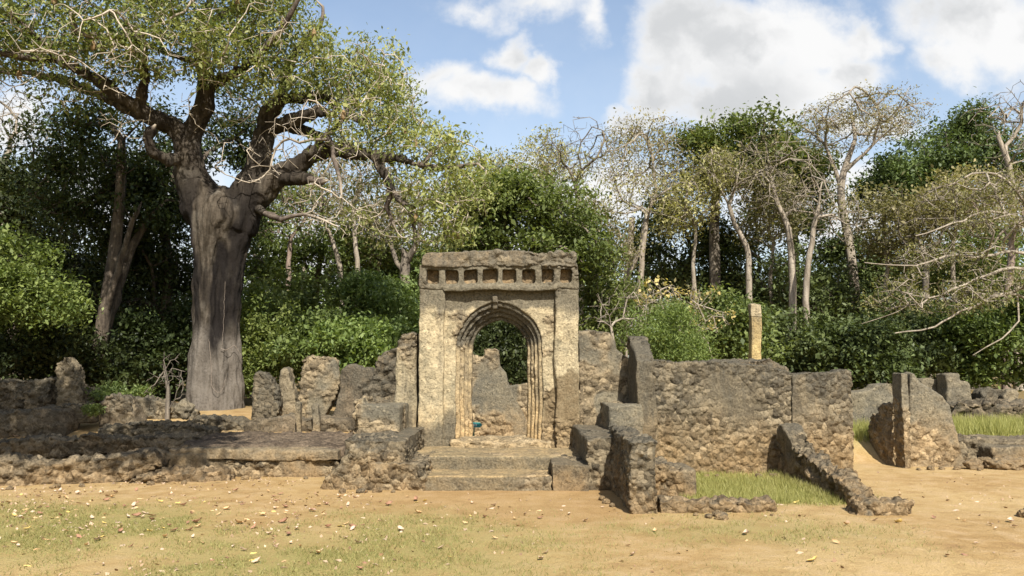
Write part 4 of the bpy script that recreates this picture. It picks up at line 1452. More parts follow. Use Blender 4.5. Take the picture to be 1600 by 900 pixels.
    t.grow(att2, rnd, 0.16, 0.32, 0.032, -0.02, tips=False, cosw=0.15)
    t.finish(0.0062, 0.42, 0.12)
    for i in thick:
        t.R[i] *= 0.6
    # sort limb polygons into dark bark (thick) and pale twigs (thin) by radius attribute
    me = t.mesh('limbs')
    m, nt, out = new_mat('bark_limb_twig')
    geo = nt.node('ShaderNodeNewGeometry')
    p = geo.outputs['Position']
    n1 = nt.noise(p, 7, 6, 0.65)
    n2 = nt.noise(p, 1.6, 5, 0.6)
    col = nt.mix(nt.ramp(n1, 0.35, 0.65), (0.035, 0.026, 0.021), (0.13, 0.105, 0.085))
    col = nt.mix(nt.ramp(n2, 0.5, 0.7, 0, 0.5), col, (0.17, 0.15, 0.125))
    col = nt.mix(nt.attr('thin'), col, (0.42, 0.36, 0.28))
    principled(nt, out, col, 0.9, 0.15, bump(nt, n1, 0.8, 0.03))
    # per-vertex thinness from distance to nearest skeleton node
    n = len(me.vertices)
    co = np.zeros(n * 3, np.float32)
    me.vertices.foreach_get('co', co)
    co = co.reshape(-1, 3)
    from mathutils.kdtree import KDTree
    kd = KDTree(t.n)
    for i in range(t.n):
        kd.insert(t.P[i], i)
    kd.balance()
    thin = np.zeros(n, np.float32)
    for i in range(n):
        r = t.R[kd.find(co[i])[1]]
        thin[i] = 1 - sm(r, 0.014, 0.05)
    at = me.attributes.new('thin', 'FLOAT', 'POINT')
    at.data.foreach_set('value', thin)
    link('branches', me, m, root)
    C, tt = tip_leaves(t.P[tips], 30, 0.17, rnd, 0.8)
    # lighter and yellower to the right, greener on the left
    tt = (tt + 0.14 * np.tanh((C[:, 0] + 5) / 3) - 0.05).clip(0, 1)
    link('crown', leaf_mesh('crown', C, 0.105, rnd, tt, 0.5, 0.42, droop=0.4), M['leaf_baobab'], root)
    # hanging pods
    pm_, nt, out = new_mat('pod_brown')
    geo = nt.node('ShaderNodeNewGeometry')
    principled(nt, out, nt.mix(nt.noise(geo.outputs['Position'], 20), (0.16, 0.10, 0.05), (0.28, 0.20, 0.10)), 0.8, 0.2)
    pod = None
    for i in rnd.choice(tips, 30, replace=False):
        if pod is None:
            bm = bmesh.new()
            bmesh.ops.create_uvsphere(bm, u_segments=10, v_segments=8, radius=1)
            for v in bm.verts:
                k = 0.055 * (1 - 0.25 * v.co.z)
                v.co = Vector((v.co.x * k, v.co.y * k, v.co.z * 0.12 - 0.16))
            st = bmesh.ops.create_cone(bm, segments=6, radius1=0.008, radius2=0.006, depth=0.14, matrix=Matrix.Translation((0, 0, 0.0)))
            pod = bpy.data.meshes.new('seed_pod')
            bm.to_mesh(pod)
            bm.free()
            pod.materials.append(pm_)
        o = bpy.data.objects.new('seed_pod', pod)
        COL.objects.link(o)
        o.parent = root
        o.matrix_parent_inverse = root.matrix_world.inverted()
        o.location = t.P[i]


build_great_tree()

# ------------------------------------------------------------------ tall bare and sparse trees
G_BARE = 'tall pale-barked trees at the forest edge'
TW = dict(rtip=0.0075, power=0.42, step=0.35, wob=0.05)
make_tree('bare_tree', 'slim pale tree forking low behind the right side of the great tree', 'tree',
          [(450, 560, 27, .15), (450, 470, 27, .13), (452, 400, 27, .11), (454, 372, 27, .10)],
          [(430, 340, 50, 40, 27, 1.5), (480, 330, 50, 45, 27, 1.5), (455, 290, 60, 40, 27, 1.5)], 110, 'leaf_bright', 9, 0.2, 0.3, 'bark_pink', keep=0.45, grow_from=.9, **TW)
make_tree('bare_tree', 'slim white-barked tree leaning right with a yellowing top', 'tree',
          [(535, 570, 28, .16), (534, 480, 28, .14), (531, 420, 28, .13), (520, 378, 28, .11), (512, 355, 28, .10)],
          [(520, 300, 60, 60, 28, 2), (560, 260, 60, 45, 28, 2), (480, 270, 50, 45, 28, 2), (540, 235, 60, 25, 28, 2)], 170, 'leaf_straw', 5, 0.18, 0.3, 'bark_pale', keep=0.5, grow_from=.9, **TW)
make_tree('bare_tree', 'straight white trunk with loose twigs between the great tree and the gate', 'tree',
          [(562, 590, 26, .14), (559, 500, 26, .13), (560, 440, 26, .12), (556, 390, 26, .11), (553, 350, 26, .10)],
          [(560, 310, 60, 60, 26, 2), (600, 330, 50, 50, 26, 2), (545, 260, 55, 40, 26, 2)], 150, 'leaf_olive', 5, 0.18, 0.3, 'bark_pale', keep=0.4, grow_from=.85, **TW)
make_tree('bare_tree', 'many-stemmed pale tree just left of the gate top', 'tree',
          [(632, 520, 29, .26), (632, 450, 29, .22), (634, 400, 29, .19)],
          [(620, 340, 60, 60, 29, 2.2), (670, 330, 70, 60, 29, 2.2), (640, 280, 80, 50, 29, 2.2), (710, 300, 60, 50, 29, 2), (760, 265, 60, 30, 29, 2)], 260, 'leaf_straw', 4, 0.18, 0.3, 'bark_grey', keep=0.45,
          limbs=[[(634, 420, 29, .15), (650, 380, 28.6, .12), (660, 340, 28.4, .09)], [(634, 430, 29, .12), (615, 400, 29.4, .10), (605, 360, 29.6, .07)]], grow_from=.8, **TW)
make_tree('bare_tree', 'leafless grey tree above the bright round crown behind the gate', 'tree',
          [(905, 560, 38, .24), (908, 430, 38, .20), (905, 330, 38, .17), (900, 290, 38, .14)],
          [(870, 250, 40, 40, 38, 3), (905, 225, 50, 35, 38, 3), (940, 245, 40, 40, 38, 3), (860, 225, 25, 20, 38, 2)], 300, None, 0, bark='bark_grey', grow_from=.85, rtip=0.009, power=0.40, step=0.35, wob=0.06)
make_tree('bare_tree', 'tall pale twin-stemmed tree with a straw-coloured vase crown right of the gate', 'tree',
          [(975, 540, 33, .24), (978, 460, 33, .22), (985, 380, 33, .19), (988, 340, 33, .17)],
          [(970, 250, 35, 60, 33, 2.2), (1010, 230, 50, 40, 33, 2.6), (1050, 240, 40, 50, 33, 2.4), (1000, 205, 60, 20, 33, 2.4), (1040, 280, 50, 35, 33, 2)], 420, 'leaf_straw', 5, 0.16, 0.28, 'bark_pale', keep=0.75,
          limbs=[[(982, 430, 33, .16), (1000, 390, 32.7, .14), (1008, 345, 32.5, .12), (1025, 300, 32.3, .08)]], grow_from=.85, **TW)
make_tree('bare_tree', 'second pale stem close beside the vase-crowned tree', 'tree',
          [(1000, 560, 31, .20), (1000, 470, 31, .18), (1003, 400, 31, .15), (1010, 350, 31, .12)],
          [(1000, 300, 50, 45, 31, 2), (1050, 300, 45, 35, 31, 2), (960, 310, 40, 50, 31, 2)], 200, 'leaf_straw', 4, 0.16, 0.28, 'bark_pale', keep=0.5, grow_from=.85, **TW)
make_tree('bare_tree', 'crooked pale trunk curving between the tall grey trunk and the twin stems', 'tree',
          [(1170, 560, 30, .17), (1170, 430, 30, .16), (1166, 385, 30, .14), (1148, 350, 30, .12), (1140, 320, 30, .11), (1150, 290, 30, .09)],
          [(1150, 260, 60, 40, 30, 2), (1190, 280, 50, 40, 30, 2), (1120, 270, 40, 35, 30, 2)], 220, 'leaf_olive', 4, 0.17, 0.28, 'bark_pale', keep=0.4, grow_from=.75, **TW)
make_tree('bare_tree', 'pale trunk with tangled whitish twigs right of centre', 'tree',
          [(1238, 560, 29, .20), (1238, 430, 29, .18), (1232, 360, 29, .15), (1215, 320, 29, .12), (1207, 290, 29, .10)],
          [(1200, 240, 50, 40, 29, 2), (1240, 270, 55, 50, 29, 2), (1180, 300, 45, 40, 29, 2), (1260, 330, 40, 40, 29, 1.6)], 260, 'leaf_olive', 4, 0.16, 0.28, 'bark_pale', keep=0.35, grow_from=.7, **TW)
make_tree('bare_tree', 'pale stem arching right under the tall umbrella crown', 'tree',
          [(1262, 560, 28, .17), (1260, 440, 28, .15), (1268, 380, 28, .13), (1275, 340, 28, .11), (1300, 335, 28, .07)],
          [(1290, 310, 50, 40, 28, 1.6), (1260, 300, 40, 40, 28, 1.6), (1320, 350, 40, 30, 28, 1.5)], 170, None, 0, bark='bark_pale', grow_from=.7, **TW)
make_tree('umbrella_tree', 'tall slender pale tree carrying a wide umbrella crown, highest on the right', 'tree',
          [(1340, 560, 32, .30), (1335, 450, 32, .27), (1325, 370, 32, .24), (1314, 310, 32, .21), (1318, 270, 32, .18), (1330, 235, 32, .14)],
          [(1275, 190, 35, 22, 32, 2.5), (1315, 174, 45, 14, 32, 3), (1365, 172, 45, 14, 32, 3), (1400, 192, 32, 20, 32, 2.5), (1335, 205, 70, 22, 32, 3)], 620, 'leaf_straw', 4, 0.13, 0.22, 'bark_pale', keep=0.8,
          limbs=[[(1318, 290, 32, .13), (1300, 250, 32.3, .10), (1285, 220, 32.5, .07)], [(1320, 265, 32, .12), (1350, 240, 31.6, .09), (1375, 215, 31.4, .06)]], grow_from=.85, shell=0.35, rtip=0.0085, power=0.42, step=0.35, wob=0.05)
make_tree('bare_tree', 'bare grey tree reaching above the dark crowns at the upper right', 'tree',
          [(1590, 560, 30, .24), (1585, 400, 30, .20), (1580, 280, 30, .17), (1560, 215, 30, .12)],
          [(1545, 190, 30, 40, 30, 2), (1580, 170, 40, 40, 30, 2), (1620, 180, 50, 50, 30, 2), (1600, 250, 60, 40, 30, 2)], 260, None, 0, bark='bark_pale', grow_from=.75, rtip=0.009, power=0.40, step=0.35, wob=0.06)
make_tree('bare_tree', 'bare pale tree against the cloud at the far left edge', 'tree',
          [(10, 560, 34, .30), (8, 400, 34, .26), (5, 270, 34, .22), (15, 235, 34, .16)],
          [(20, 190, 50, 60, 34, 2.5), (60, 220, 40, 30, 34, 2), (-20, 170, 50, 60, 34, 2)], 220, None, 0, bark='bark_pale', grow_from=.85, rtip=0.009, power=0.40, step=0.35, wob=0.06)
make_tree('bare_tree', 'straight grey trunk standing before the hedge of dark leaves at right', 'tree',
          [(1449, 580, 27, .15), (1449, 520, 27, .14), (1447, 450, 27, .12), (1446, 400, 27, .10)],
          [(1440, 350, 50, 50, 27, 1.8), (1480, 330, 50, 40, 27, 1.8)], 130, 'leaf_olive', 6, 0.18, 0.3, 'bark_grey', keep=0.6, grow_from=.9, **TW)
make_tree('bare_tree', 'reddish grey trunk standing behind the twin-topped ruin lump', 'tree',
          [(1572, 620, 25, .20), (1572, 520, 25, .18), (1578, 430, 25, .16), (1580, 380, 25, .14)],
          [(1570, 330, 60, 50, 25, 1.8), (1620, 310, 50, 50, 25, 1.8)], 150, 'leaf_olive', 5, 0.18, 0.3, 'bark_pink', keep=0.5, grow_from=.9, **TW)

for lab, px, Y, top, cr, n, lf in (
        ('faint straw-topped tree rising behind the tips of the great tree', 775, 40, 330, [(770, 262, 45, 22, 40, 2.5), (800, 275, 40, 22, 40, 2.5), (740, 285, 40, 25, 40, 2.5)], 200, 'leaf_straw'),
        ('grey twiggy tree between the round green crown and the vase crown', 868, 39, 340, [(850, 240, 40, 40, 39, 2.5), (885, 270, 45, 40, 39, 2.5), (840, 290, 40, 30, 39, 2)], 230, 'leaf_straw'),
        ('thin pale stem right beside the right pier behind the bushes', 932, 30, 400, [(930, 350, 40, 45, 30, 1.8), (955, 390, 40, 40, 30, 1.8)], 190, 'leaf_olive'),
        ('slim yellowing tree left of the tall grey trunk', 1085, 31, 370, [(1085, 310, 50, 45, 31, 2), (1110, 270, 40, 35, 31, 2), (1060, 340, 40, 35, 31, 2)], 260, 'leaf_straw'),
        ('pale thin-stemmed tree between the crooked trunk and the tangled twigs', 1205, 31, 400, [(1200, 350, 50, 45, 31, 2), (1215, 310, 45, 35, 31, 2)], 220, 'leaf_olive'),
        ('olive feathery tree under the right side of the umbrella crown', 1385, 29, 420, [(1385, 360, 50, 45, 29, 2), (1420, 390, 45, 35, 29, 2), (1360, 320, 40, 30, 29, 2)], 280, 'leaf_olive'),
        ('yellowish feathery tree before the layered dark crown', 1490, 28, 360, [(1500, 300, 55, 35, 28, 2), (1460, 330, 50, 30, 28, 2), (1540, 330, 50, 35, 28, 2)], 320, 'leaf_straw'),
        ('slender dark-stemmed pale-leaved tree behind the low leafy bank', 590, 31, 420, [(590, 370, 50, 45, 31, 2), (560, 340, 45, 35, 31, 2), (620, 330, 50, 40, 31, 2)], 260, 'leaf_olive'),
        ('pale small-leaved tree close behind the right limb of the great tree', 475, 33, 400, [(470, 340, 55, 45, 33, 2.2), (500, 300, 50, 40, 33, 2.2), (440, 300, 45, 40, 33, 2.2)], 260, 'leaf_olive')):
    make_tree('bare_tree', lab, 'tree', [(px, 560, Y, .15), (px + 3, 480, Y, .13), (px - 2, (480 + top) / 2, Y, .11), (px + 2, top, Y, .09)], cr, n, lf, 7, 0.2, 0.3, 'bark_pale', keep=0.7, grow_from=.8, **TW)

# spreading tree whose long pale boughs come in from the right edge
make_tree('spreading_tree', 'spreading pale tree reaching long level boughs in from the right edge', 'tree',
          [(1690, 640, 21, 0.211), (1685, 540, 21, 0.186), (1675, 440, 21, 0.167), (1660, 400, 21, 0.149)],
          [(1480, 400, 90, 22, 20.5, 1.5), (1560, 350, 80, 25, 20.5, 1.5), (1420, 440, 60, 16, 20, 1.0), (1560, 440, 80, 24, 20.3, 1.4), (1400, 470, 50, 20, 19.8, .8), (1520, 300, 80, 25, 21, 1.5), (1500, 470, 70, 25, 20, 1.2),
           (1600, 290, 60, 30, 21, 1.5)], 1300, 'leaf_olive', 9, 0.10, 0.15, 'bark_pale', keep=0.42,
          limbs=[[(1672, 440, 21, 0.087), (1600, 395, 20.6, 0.068), (1540, 400, 20.3, 0.056), (1480, 400, 20.1, 0.043), (1430, 415, 19.9, 0.031), (1350, 410, 19.8, 0.015)],
                 [(1675, 460, 21, 0.081), (1600, 420, 20.4, 0.068), (1530, 435, 20.0, 0.056), (1470, 460, 19.8, 0.037), (1420, 480, 19.6, 0.025), (1345, 505, 19.5, 0.012)],
                 [(1680, 500, 21, 0.074), (1590, 460, 20.2, 0.056), (1520, 480, 19.8, 0.043), (1460, 510, 19.6, 0.031), (1400, 520, 19.5, 0.019)],
                 [(1665, 420, 21, 0.081), (1610, 350, 20.8, 0.062), (1550, 330, 20.6, 0.050), (1490, 350, 20.4, 0.037), (1430, 370, 20.2, 0.019)],
                 [(1662, 400, 21, 0.074), (1590, 300, 21, 0.056), (1540, 270, 21, 0.043), (1480, 290, 21, 0.025)],
                 [(1590, 460, 20.2, 0.037), (1590, 500, 20, 0.031), (1565, 530, 19.8, 0.025), (1520, 555, 19.7, 0.012)]],
          grow_from=.9, rtip=0.0085, power=0.40, step=0.3, wob=0.05, bend=0.45, up=0.02, lup=1.5)

# ------------------------------------------------------------------ leafy trees
LT = dict(rtip=0.012, power=0.45, step=0.5, wob=0.08)
make_tree('leafy_tree', 'bright green round-crowned tree directly behind the gateway', 'tree', [(820, 600, 25, .30), (820, 480, 25, .25), (815, 420, 25, .20)],
          [(820, 320, 80, 45, 25, 2.2), (770, 350, 55, 45, 25, 2), (880, 330, 55, 40, 25, 2), (820, 380, 110, 45, 25, 2), (760, 310, 40, 25, 25, 1.5), (915, 300, 25, 18, 25, 1), (735, 390, 30, 40, 25, 1.5), (900, 390, 40, 40, 25, 1.5)],
          700, 'leaf_mid', 22, 0.22, 0.32, 'bark_grey', grow_from=.7, shell=.25, **LT)
make_tree('leafy_tree', 'tall bushy green tree on a straight grey trunk right of the vase-crowned tree', 'tree', [(1118, 590, 33, .30), (1118, 460, 33, .27), (1116, 370, 33, .24), (1118, 310, 33, .20)],
          [(1145, 225, 70, 42, 33, 3), (1100, 260, 45, 40, 33, 2.5), (1190, 250, 40, 50, 33, 2.5), (1150, 270, 70, 30, 33, 2.5), (1085, 220, 25, 20, 33, 1.5)], 560, 'leaf_mid', 22, 0.25, 0.36, 'bark_grey', grow_from=.85, shell=.25, **LT)
make_tree('leafy_tree', 'olive-green tree filling in behind the tangled whitish twigs', 'tree', [(1245, 590, 36, .3), (1240, 400, 36, .25), (1240, 340, 36, .2)],
          [(1240, 280, 50, 50, 36, 2.5), (1220, 330, 60, 50, 36, 2.5), (1265, 260, 25, 25, 36, 1.5)], 330, 'leaf_mid', 20, 0.25, 0.38, 'bark_grey', grow_from=.7, shell=.25, **LT)
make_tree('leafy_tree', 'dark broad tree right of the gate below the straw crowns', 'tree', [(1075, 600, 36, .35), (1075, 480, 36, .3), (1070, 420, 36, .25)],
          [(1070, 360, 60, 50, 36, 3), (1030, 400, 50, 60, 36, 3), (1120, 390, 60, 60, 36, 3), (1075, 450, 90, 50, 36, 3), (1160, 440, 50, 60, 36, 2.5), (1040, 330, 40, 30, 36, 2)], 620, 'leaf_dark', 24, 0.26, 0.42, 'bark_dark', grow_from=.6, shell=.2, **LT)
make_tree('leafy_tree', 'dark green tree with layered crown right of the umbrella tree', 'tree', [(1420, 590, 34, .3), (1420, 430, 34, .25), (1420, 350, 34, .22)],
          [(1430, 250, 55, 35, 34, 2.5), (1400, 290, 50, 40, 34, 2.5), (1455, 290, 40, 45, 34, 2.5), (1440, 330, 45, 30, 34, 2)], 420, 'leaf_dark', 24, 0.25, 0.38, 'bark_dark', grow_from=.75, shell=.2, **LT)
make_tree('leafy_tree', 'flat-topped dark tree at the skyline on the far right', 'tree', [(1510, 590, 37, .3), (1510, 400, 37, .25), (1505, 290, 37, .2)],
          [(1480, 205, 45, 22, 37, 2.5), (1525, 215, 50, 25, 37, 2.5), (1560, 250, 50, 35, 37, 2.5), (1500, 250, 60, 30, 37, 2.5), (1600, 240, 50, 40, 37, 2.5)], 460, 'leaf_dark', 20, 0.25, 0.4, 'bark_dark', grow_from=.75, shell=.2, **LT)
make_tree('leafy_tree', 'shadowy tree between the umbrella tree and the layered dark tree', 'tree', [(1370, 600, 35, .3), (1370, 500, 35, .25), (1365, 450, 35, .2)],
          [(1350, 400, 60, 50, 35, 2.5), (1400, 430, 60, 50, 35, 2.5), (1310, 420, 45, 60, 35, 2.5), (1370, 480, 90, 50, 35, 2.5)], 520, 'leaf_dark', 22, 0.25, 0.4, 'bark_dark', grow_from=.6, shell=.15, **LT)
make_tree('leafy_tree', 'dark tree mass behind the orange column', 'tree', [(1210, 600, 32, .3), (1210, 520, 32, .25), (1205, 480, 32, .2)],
          [(1200, 430, 60, 50, 32, 2.4), (1250, 450, 60, 60, 32, 2.4), (1210, 500, 80, 50, 32, 2.4), (1290, 500, 60, 60, 32, 2.4)], 560, 'leaf_dark', 24, 0.24, 0.38, 'bark_dark', grow_from=.6, shell=.15, **LT)
make_tree('leafy_tree', 'mid green tree behind the level boughs on the right', 'tree', [(1520, 600, 31, .3), (1520, 500, 31, .25), (1515, 450, 31, .2)],
          [(1500, 400, 60, 50, 31, 2.4), (1560, 420, 60, 60, 31, 2.4), (1480, 470, 70, 60, 31, 2.4), (1590, 480, 60, 60, 31, 2.4), (1630, 400, 60, 80, 31, 2.4)], 560, 'leaf_mid', 20, 0.24, 0.38, 'bark_grey', grow_from=.6, shell=.15, **LT)
# trees on the left, their shade painted into the leaf colour
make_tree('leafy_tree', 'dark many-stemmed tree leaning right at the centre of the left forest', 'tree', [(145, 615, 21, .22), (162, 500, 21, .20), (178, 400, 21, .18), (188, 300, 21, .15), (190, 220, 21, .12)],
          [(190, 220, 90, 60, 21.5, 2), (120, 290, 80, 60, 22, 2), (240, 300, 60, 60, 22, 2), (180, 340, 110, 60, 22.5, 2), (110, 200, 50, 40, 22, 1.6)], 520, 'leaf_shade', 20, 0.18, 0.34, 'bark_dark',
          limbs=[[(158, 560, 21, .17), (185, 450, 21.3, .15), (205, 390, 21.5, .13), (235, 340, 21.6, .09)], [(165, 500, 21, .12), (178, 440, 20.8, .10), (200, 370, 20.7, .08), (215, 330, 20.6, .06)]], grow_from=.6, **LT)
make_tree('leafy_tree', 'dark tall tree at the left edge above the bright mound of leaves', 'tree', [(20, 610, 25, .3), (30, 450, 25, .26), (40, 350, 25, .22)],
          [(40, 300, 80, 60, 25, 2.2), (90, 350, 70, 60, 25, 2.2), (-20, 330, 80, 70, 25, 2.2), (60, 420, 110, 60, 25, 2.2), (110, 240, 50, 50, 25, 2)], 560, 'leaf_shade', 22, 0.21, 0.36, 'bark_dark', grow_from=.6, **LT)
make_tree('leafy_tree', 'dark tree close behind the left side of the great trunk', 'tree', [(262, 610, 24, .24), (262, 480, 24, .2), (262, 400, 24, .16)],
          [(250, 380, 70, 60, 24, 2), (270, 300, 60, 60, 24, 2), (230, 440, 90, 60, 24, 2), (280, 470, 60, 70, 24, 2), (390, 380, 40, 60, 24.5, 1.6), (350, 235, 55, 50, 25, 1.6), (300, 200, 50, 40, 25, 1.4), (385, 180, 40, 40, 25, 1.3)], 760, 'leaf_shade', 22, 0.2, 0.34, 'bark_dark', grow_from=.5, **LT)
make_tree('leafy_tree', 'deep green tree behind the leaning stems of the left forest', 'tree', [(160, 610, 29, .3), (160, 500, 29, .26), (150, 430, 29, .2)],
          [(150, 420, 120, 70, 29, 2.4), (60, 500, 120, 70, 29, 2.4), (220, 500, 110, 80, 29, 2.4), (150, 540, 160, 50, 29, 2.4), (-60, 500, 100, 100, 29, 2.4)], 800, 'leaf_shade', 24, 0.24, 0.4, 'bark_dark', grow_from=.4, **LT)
make_tree('leafy_tree', 'light green tree with open crown between great trunk and slim pale trees', 'tree', [(400, 590, 30, .22), (400, 480, 30, .18), (398, 420, 30, .15)],
          [(395, 400, 45, 40, 30, 2), (420, 440, 50, 40, 30, 2), (400, 350, 40, 30, 30, 2)], 220, 'leaf_bright', 18, 0.22, 0.36, 'bark_grey', grow_from=.7, **LT)
make_tree('leafy_tree', 'dark-stemmed small tree among the slim pale trees', 'tree', [(490, 560, 31, .16), (492, 470, 31, .14), (500, 410, 31, .11), (505, 385, 31, .09)],
          [(520, 390, 50, 35, 31, 1.8), (490, 420, 45, 35, 31, 1.8), (560, 400, 60, 35, 31, 1.8)], 240, 'leaf_mid', 18, 0.22, 0.36, 'bark_dark', grow_from=.7, **LT)
make_tree('leafy_tree', 'rounded green tree left of the gate behind the pale many-stemmed tree', 'tree', [(650, 590, 34, .24), (650, 480, 34, .2), (650, 440, 34, .16)],
          [(600, 410, 60, 40, 34, 2.4), (660, 420, 60, 50, 34, 2.4), (700, 390, 50, 40, 34, 2.4), (640, 470, 90, 50, 34, 2.4)], 420, 'leaf_mid', 22, 0.25, 0.4, 'bark_grey', grow_from=.6, shell=.2, **LT)
make_tree('leafy_tree', 'mid green tree right behind the right pier of the gate', 'tree', [(940, 600, 27, .24), (940, 520, 27, .2), (940, 480, 27, .16)],
          [(930, 440, 40, 50, 27, 1.8), (965, 480, 60, 50, 27, 1.8), (930, 510, 50, 50, 27, 1.8)], 330, 'leaf_mid', 20, 0.2, 0.32, 'bark_grey', grow_from=.6, **LT)
# flowering shrub with twisted pale stems
make_tree('flowering_shrub', 'sprawling shrub of twisted pale stems with yellow blossom clusters', 'shrub', [(1075, 590, 21, .07), (1070, 540, 21, .06), (1060, 515, 21, .05)],
          [(1060, 470, 50, 28, 21, 1.2), (1100, 500, 45, 35, 21, 1.2), (1020, 460, 45, 25, 21, 1.2), (1090, 465, 30, 20, 21, 1)], 180, 'leaf_straw', 3, 0.12, 0.2, 'bark_pale', keep=.5,
          limbs=[[(1062, 520, 21, .045), (1045, 500, 20.8, .04), (1030, 475, 20.7, .035), (1010, 470, 20.6, .025)], [(1070, 540, 21, .045), (1090, 520, 20.8, .035), (1105, 535, 20.6, .025), (1112, 560, 20.6, .015)]],
          leaf2=('blossom', .16, 9, 0.085, 0.10), rtip=0.009, power=0.4, step=0.25, wob=0.05, grow_from=.5)
make_tree('dry_shrub', 'leafless dry shrub with pale crooked twigs left of the great trunk', 'shrub', [(262, 645, 16.8, .06), (262, 610, 16.8, .05), (258, 580, 16.8, .03)],
          [(265, 580, 22, 35, 16.8, .4), (285, 600, 15, 25, 16.8, .3), (240, 600, 18, 25, 16.8, .3)], 70, None, 0, bark='bark_grey', rtip=0.006, power=0.4, step=0.12, wob=0.02, grow_from=.3)
make_tree('dry_shrub', 'bare pale-stemmed shrub rising left of the yellow blossoms', 'shrub', [(962, 600, 20, .06), (960, 540, 20, .05), (955, 510, 20, .04)],
          [(950, 480, 35, 40, 20, .8), (990, 500, 30, 30, 20, .8), (1000, 460, 30, 25, 20, .8)], 110, None, 0, bark='bark_pale', rtip=0.007, power=0.4, step=0.2, wob=0.04, grow_from=.4)


# ------------------------------------------------------------------ bushes
def bush(label, blobs, n, leaf, lsize, Yref, sub=420, sig=0.2, name='bush', cat='bush', aspect=0.55, lup=0.6):
    SEED[0] += 1
    rnd = np.random.default_rng(SEED[0])
    cl = blob_points(blobs, sub, rnd, 0.0) if sub <= 60 else np.concatenate([clumped(blobs, int(sub * 0.8), rnd, max(6, sub // 16), 0.33, 0.45), blob_points(blobs, sub - int(sub * 0.8), rnd, 0.35)])
    C, tt = tip_leaves(cl, max(1, int(n * 1.6) // sub), sig, rnd)
    lsize *= 0.76
    keep = C[:, 2] > 0.3
    o = link(name, leaf_mesh(name, C[keep], lsize, rnd, tt[keep], lup, aspect), M[leaf])
    return tag(o, label, cat)


bush('bright mounded bush in full sun at the left edge', [(20, 440, 80, 85, 19.0, 1.6), (70, 470, 45, 50, 18.6, 1.2), (-30, 420, 70, 80, 19, 1.6), (100, 500, 20, 25, 18.4, .6)], 15000, 'leaf_bright', 0.13, 19, 800, 0.17)
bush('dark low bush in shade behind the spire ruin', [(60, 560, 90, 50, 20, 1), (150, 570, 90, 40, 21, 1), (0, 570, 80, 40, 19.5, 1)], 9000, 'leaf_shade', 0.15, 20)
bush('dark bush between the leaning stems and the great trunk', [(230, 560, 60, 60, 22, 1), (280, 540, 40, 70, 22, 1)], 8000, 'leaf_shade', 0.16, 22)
bush('soft pale green bush right beside the great trunk', [(410, 500, 42, 55, 20.5, 1.2), (400, 560, 40, 40, 20.2, 1)], 9000, 'leaf_bright', 0.13, 20, 420, 0.18)
bush('low leafy bank behind the standing slabs', [(470, 560, 60, 45, 20, 1.1), (530, 540, 60, 45, 20.5, 1.2)], 9000, 'leaf_mid', 0.14, 20, 420, 0.18)
bush('sunlit bush with large leaves above the leaning slab', [(545, 545, 50, 40, 19, .9), (590, 540, 40, 40, 19.3, 1)], 7000, 'leaf_bright', 0.15, 19, 360, 0.18)
bush('broad bush behind the slim white trunks', [(500, 490, 80, 55, 24, 1.5), (450, 510, 60, 55, 24, 1.5)], 9000, 'leaf_mid', 0.17, 24, 460, 0.22)
bush('rounded bush pressing up to the left pier of the gate', [(620, 490, 60, 60, 23, 1.6), (640, 540, 45, 40, 21, 1.2), (590, 470, 50, 40, 24, 1.5)], 11000, 'leaf_mid', 0.16, 23, 520, 0.22)
bush('dark bush filling the view through the arch', [(780, 520, 90, 60, 22.5, 1.2), (800, 585, 80, 50, 21.8, 1)], 12000, 'leaf_shade', 0.14, 19, 460, 0.2)
bush('feathery bright bush behind the peaked wall end', [(1045, 530, 50, 55, 19.5, 1.1), (1010, 510, 40, 40, 20, 1), (1060, 560, 40, 40, 19.3, 1)], 14000, 'leaf_bright', 0.10, 19, 600, 0.18, aspect=0.3)
bush('dark bush left of the orange column', [(1130, 510, 50, 60, 22.5, 1.3), (1160, 540, 50, 50, 21.5, 1.2)], 9000, 'leaf_mid', 0.15, 22, 440, 0.2)
bush('shadowed bush right of the orange column', [(1240, 540, 60, 55, 23, 1.4), (1290, 550, 50, 50, 22, 1.2)], 9000, 'leaf_dark', 0.16, 22, 440, 0.2)
bush('green bush above the right end of the long wall', [(1340, 550, 55, 45, 22, 1.3), (1380, 560, 40, 40, 21, 1.1)], 9000, 'leaf_dark', 0.16, 22, 440, 0.2)
bush('leafy bush behind the doorway jamb', [(1430, 540, 50, 45, 22.5, 1.3), (1400, 500, 50, 50, 25, 1.4)], 9000, 'leaf_dark', 0.17, 22, 440, 0.22)
bush('broad-leaved bush over the stepped pillar fragment', [(1510, 540, 55, 50, 22, 1.3), (1480, 520, 40, 40, 23, 1.2)], 9000, 'leaf_mid', 0.17, 22, 440, 0.22)
bush('sunny bush at the right edge above the rubble bank', [(1590, 545, 55, 50, 21.5, 1.3), (1640, 520, 60, 70, 21.5, 1.3)], 10000, 'leaf_mid', 0.16, 22, 460, 0.22)
bush('low green tuft beside the shaded court wall', [(145, 640, 10, 8, 15.7, .2)], 500, 'leaf_bright', 0.06, 15, 60, 0.05, name='weed_tuft', cat='weed')
bush('small weed growing under the platform edge', [(363, 733, 6, 6, 12.5, .08)], 160, 'leaf_bright', 0.045, 12, 30, 0.03, name='weed_tuft', cat='weed')
bush('low leafy ground plants at the forest edge left of the dry shrub', [(185, 614, 42, 10, 18, .6)], 2200, 'leaf_mid', 0.08, 18, 100, 0.08, name='ground_plants', cat='plants')['kind'] = 'stuff'


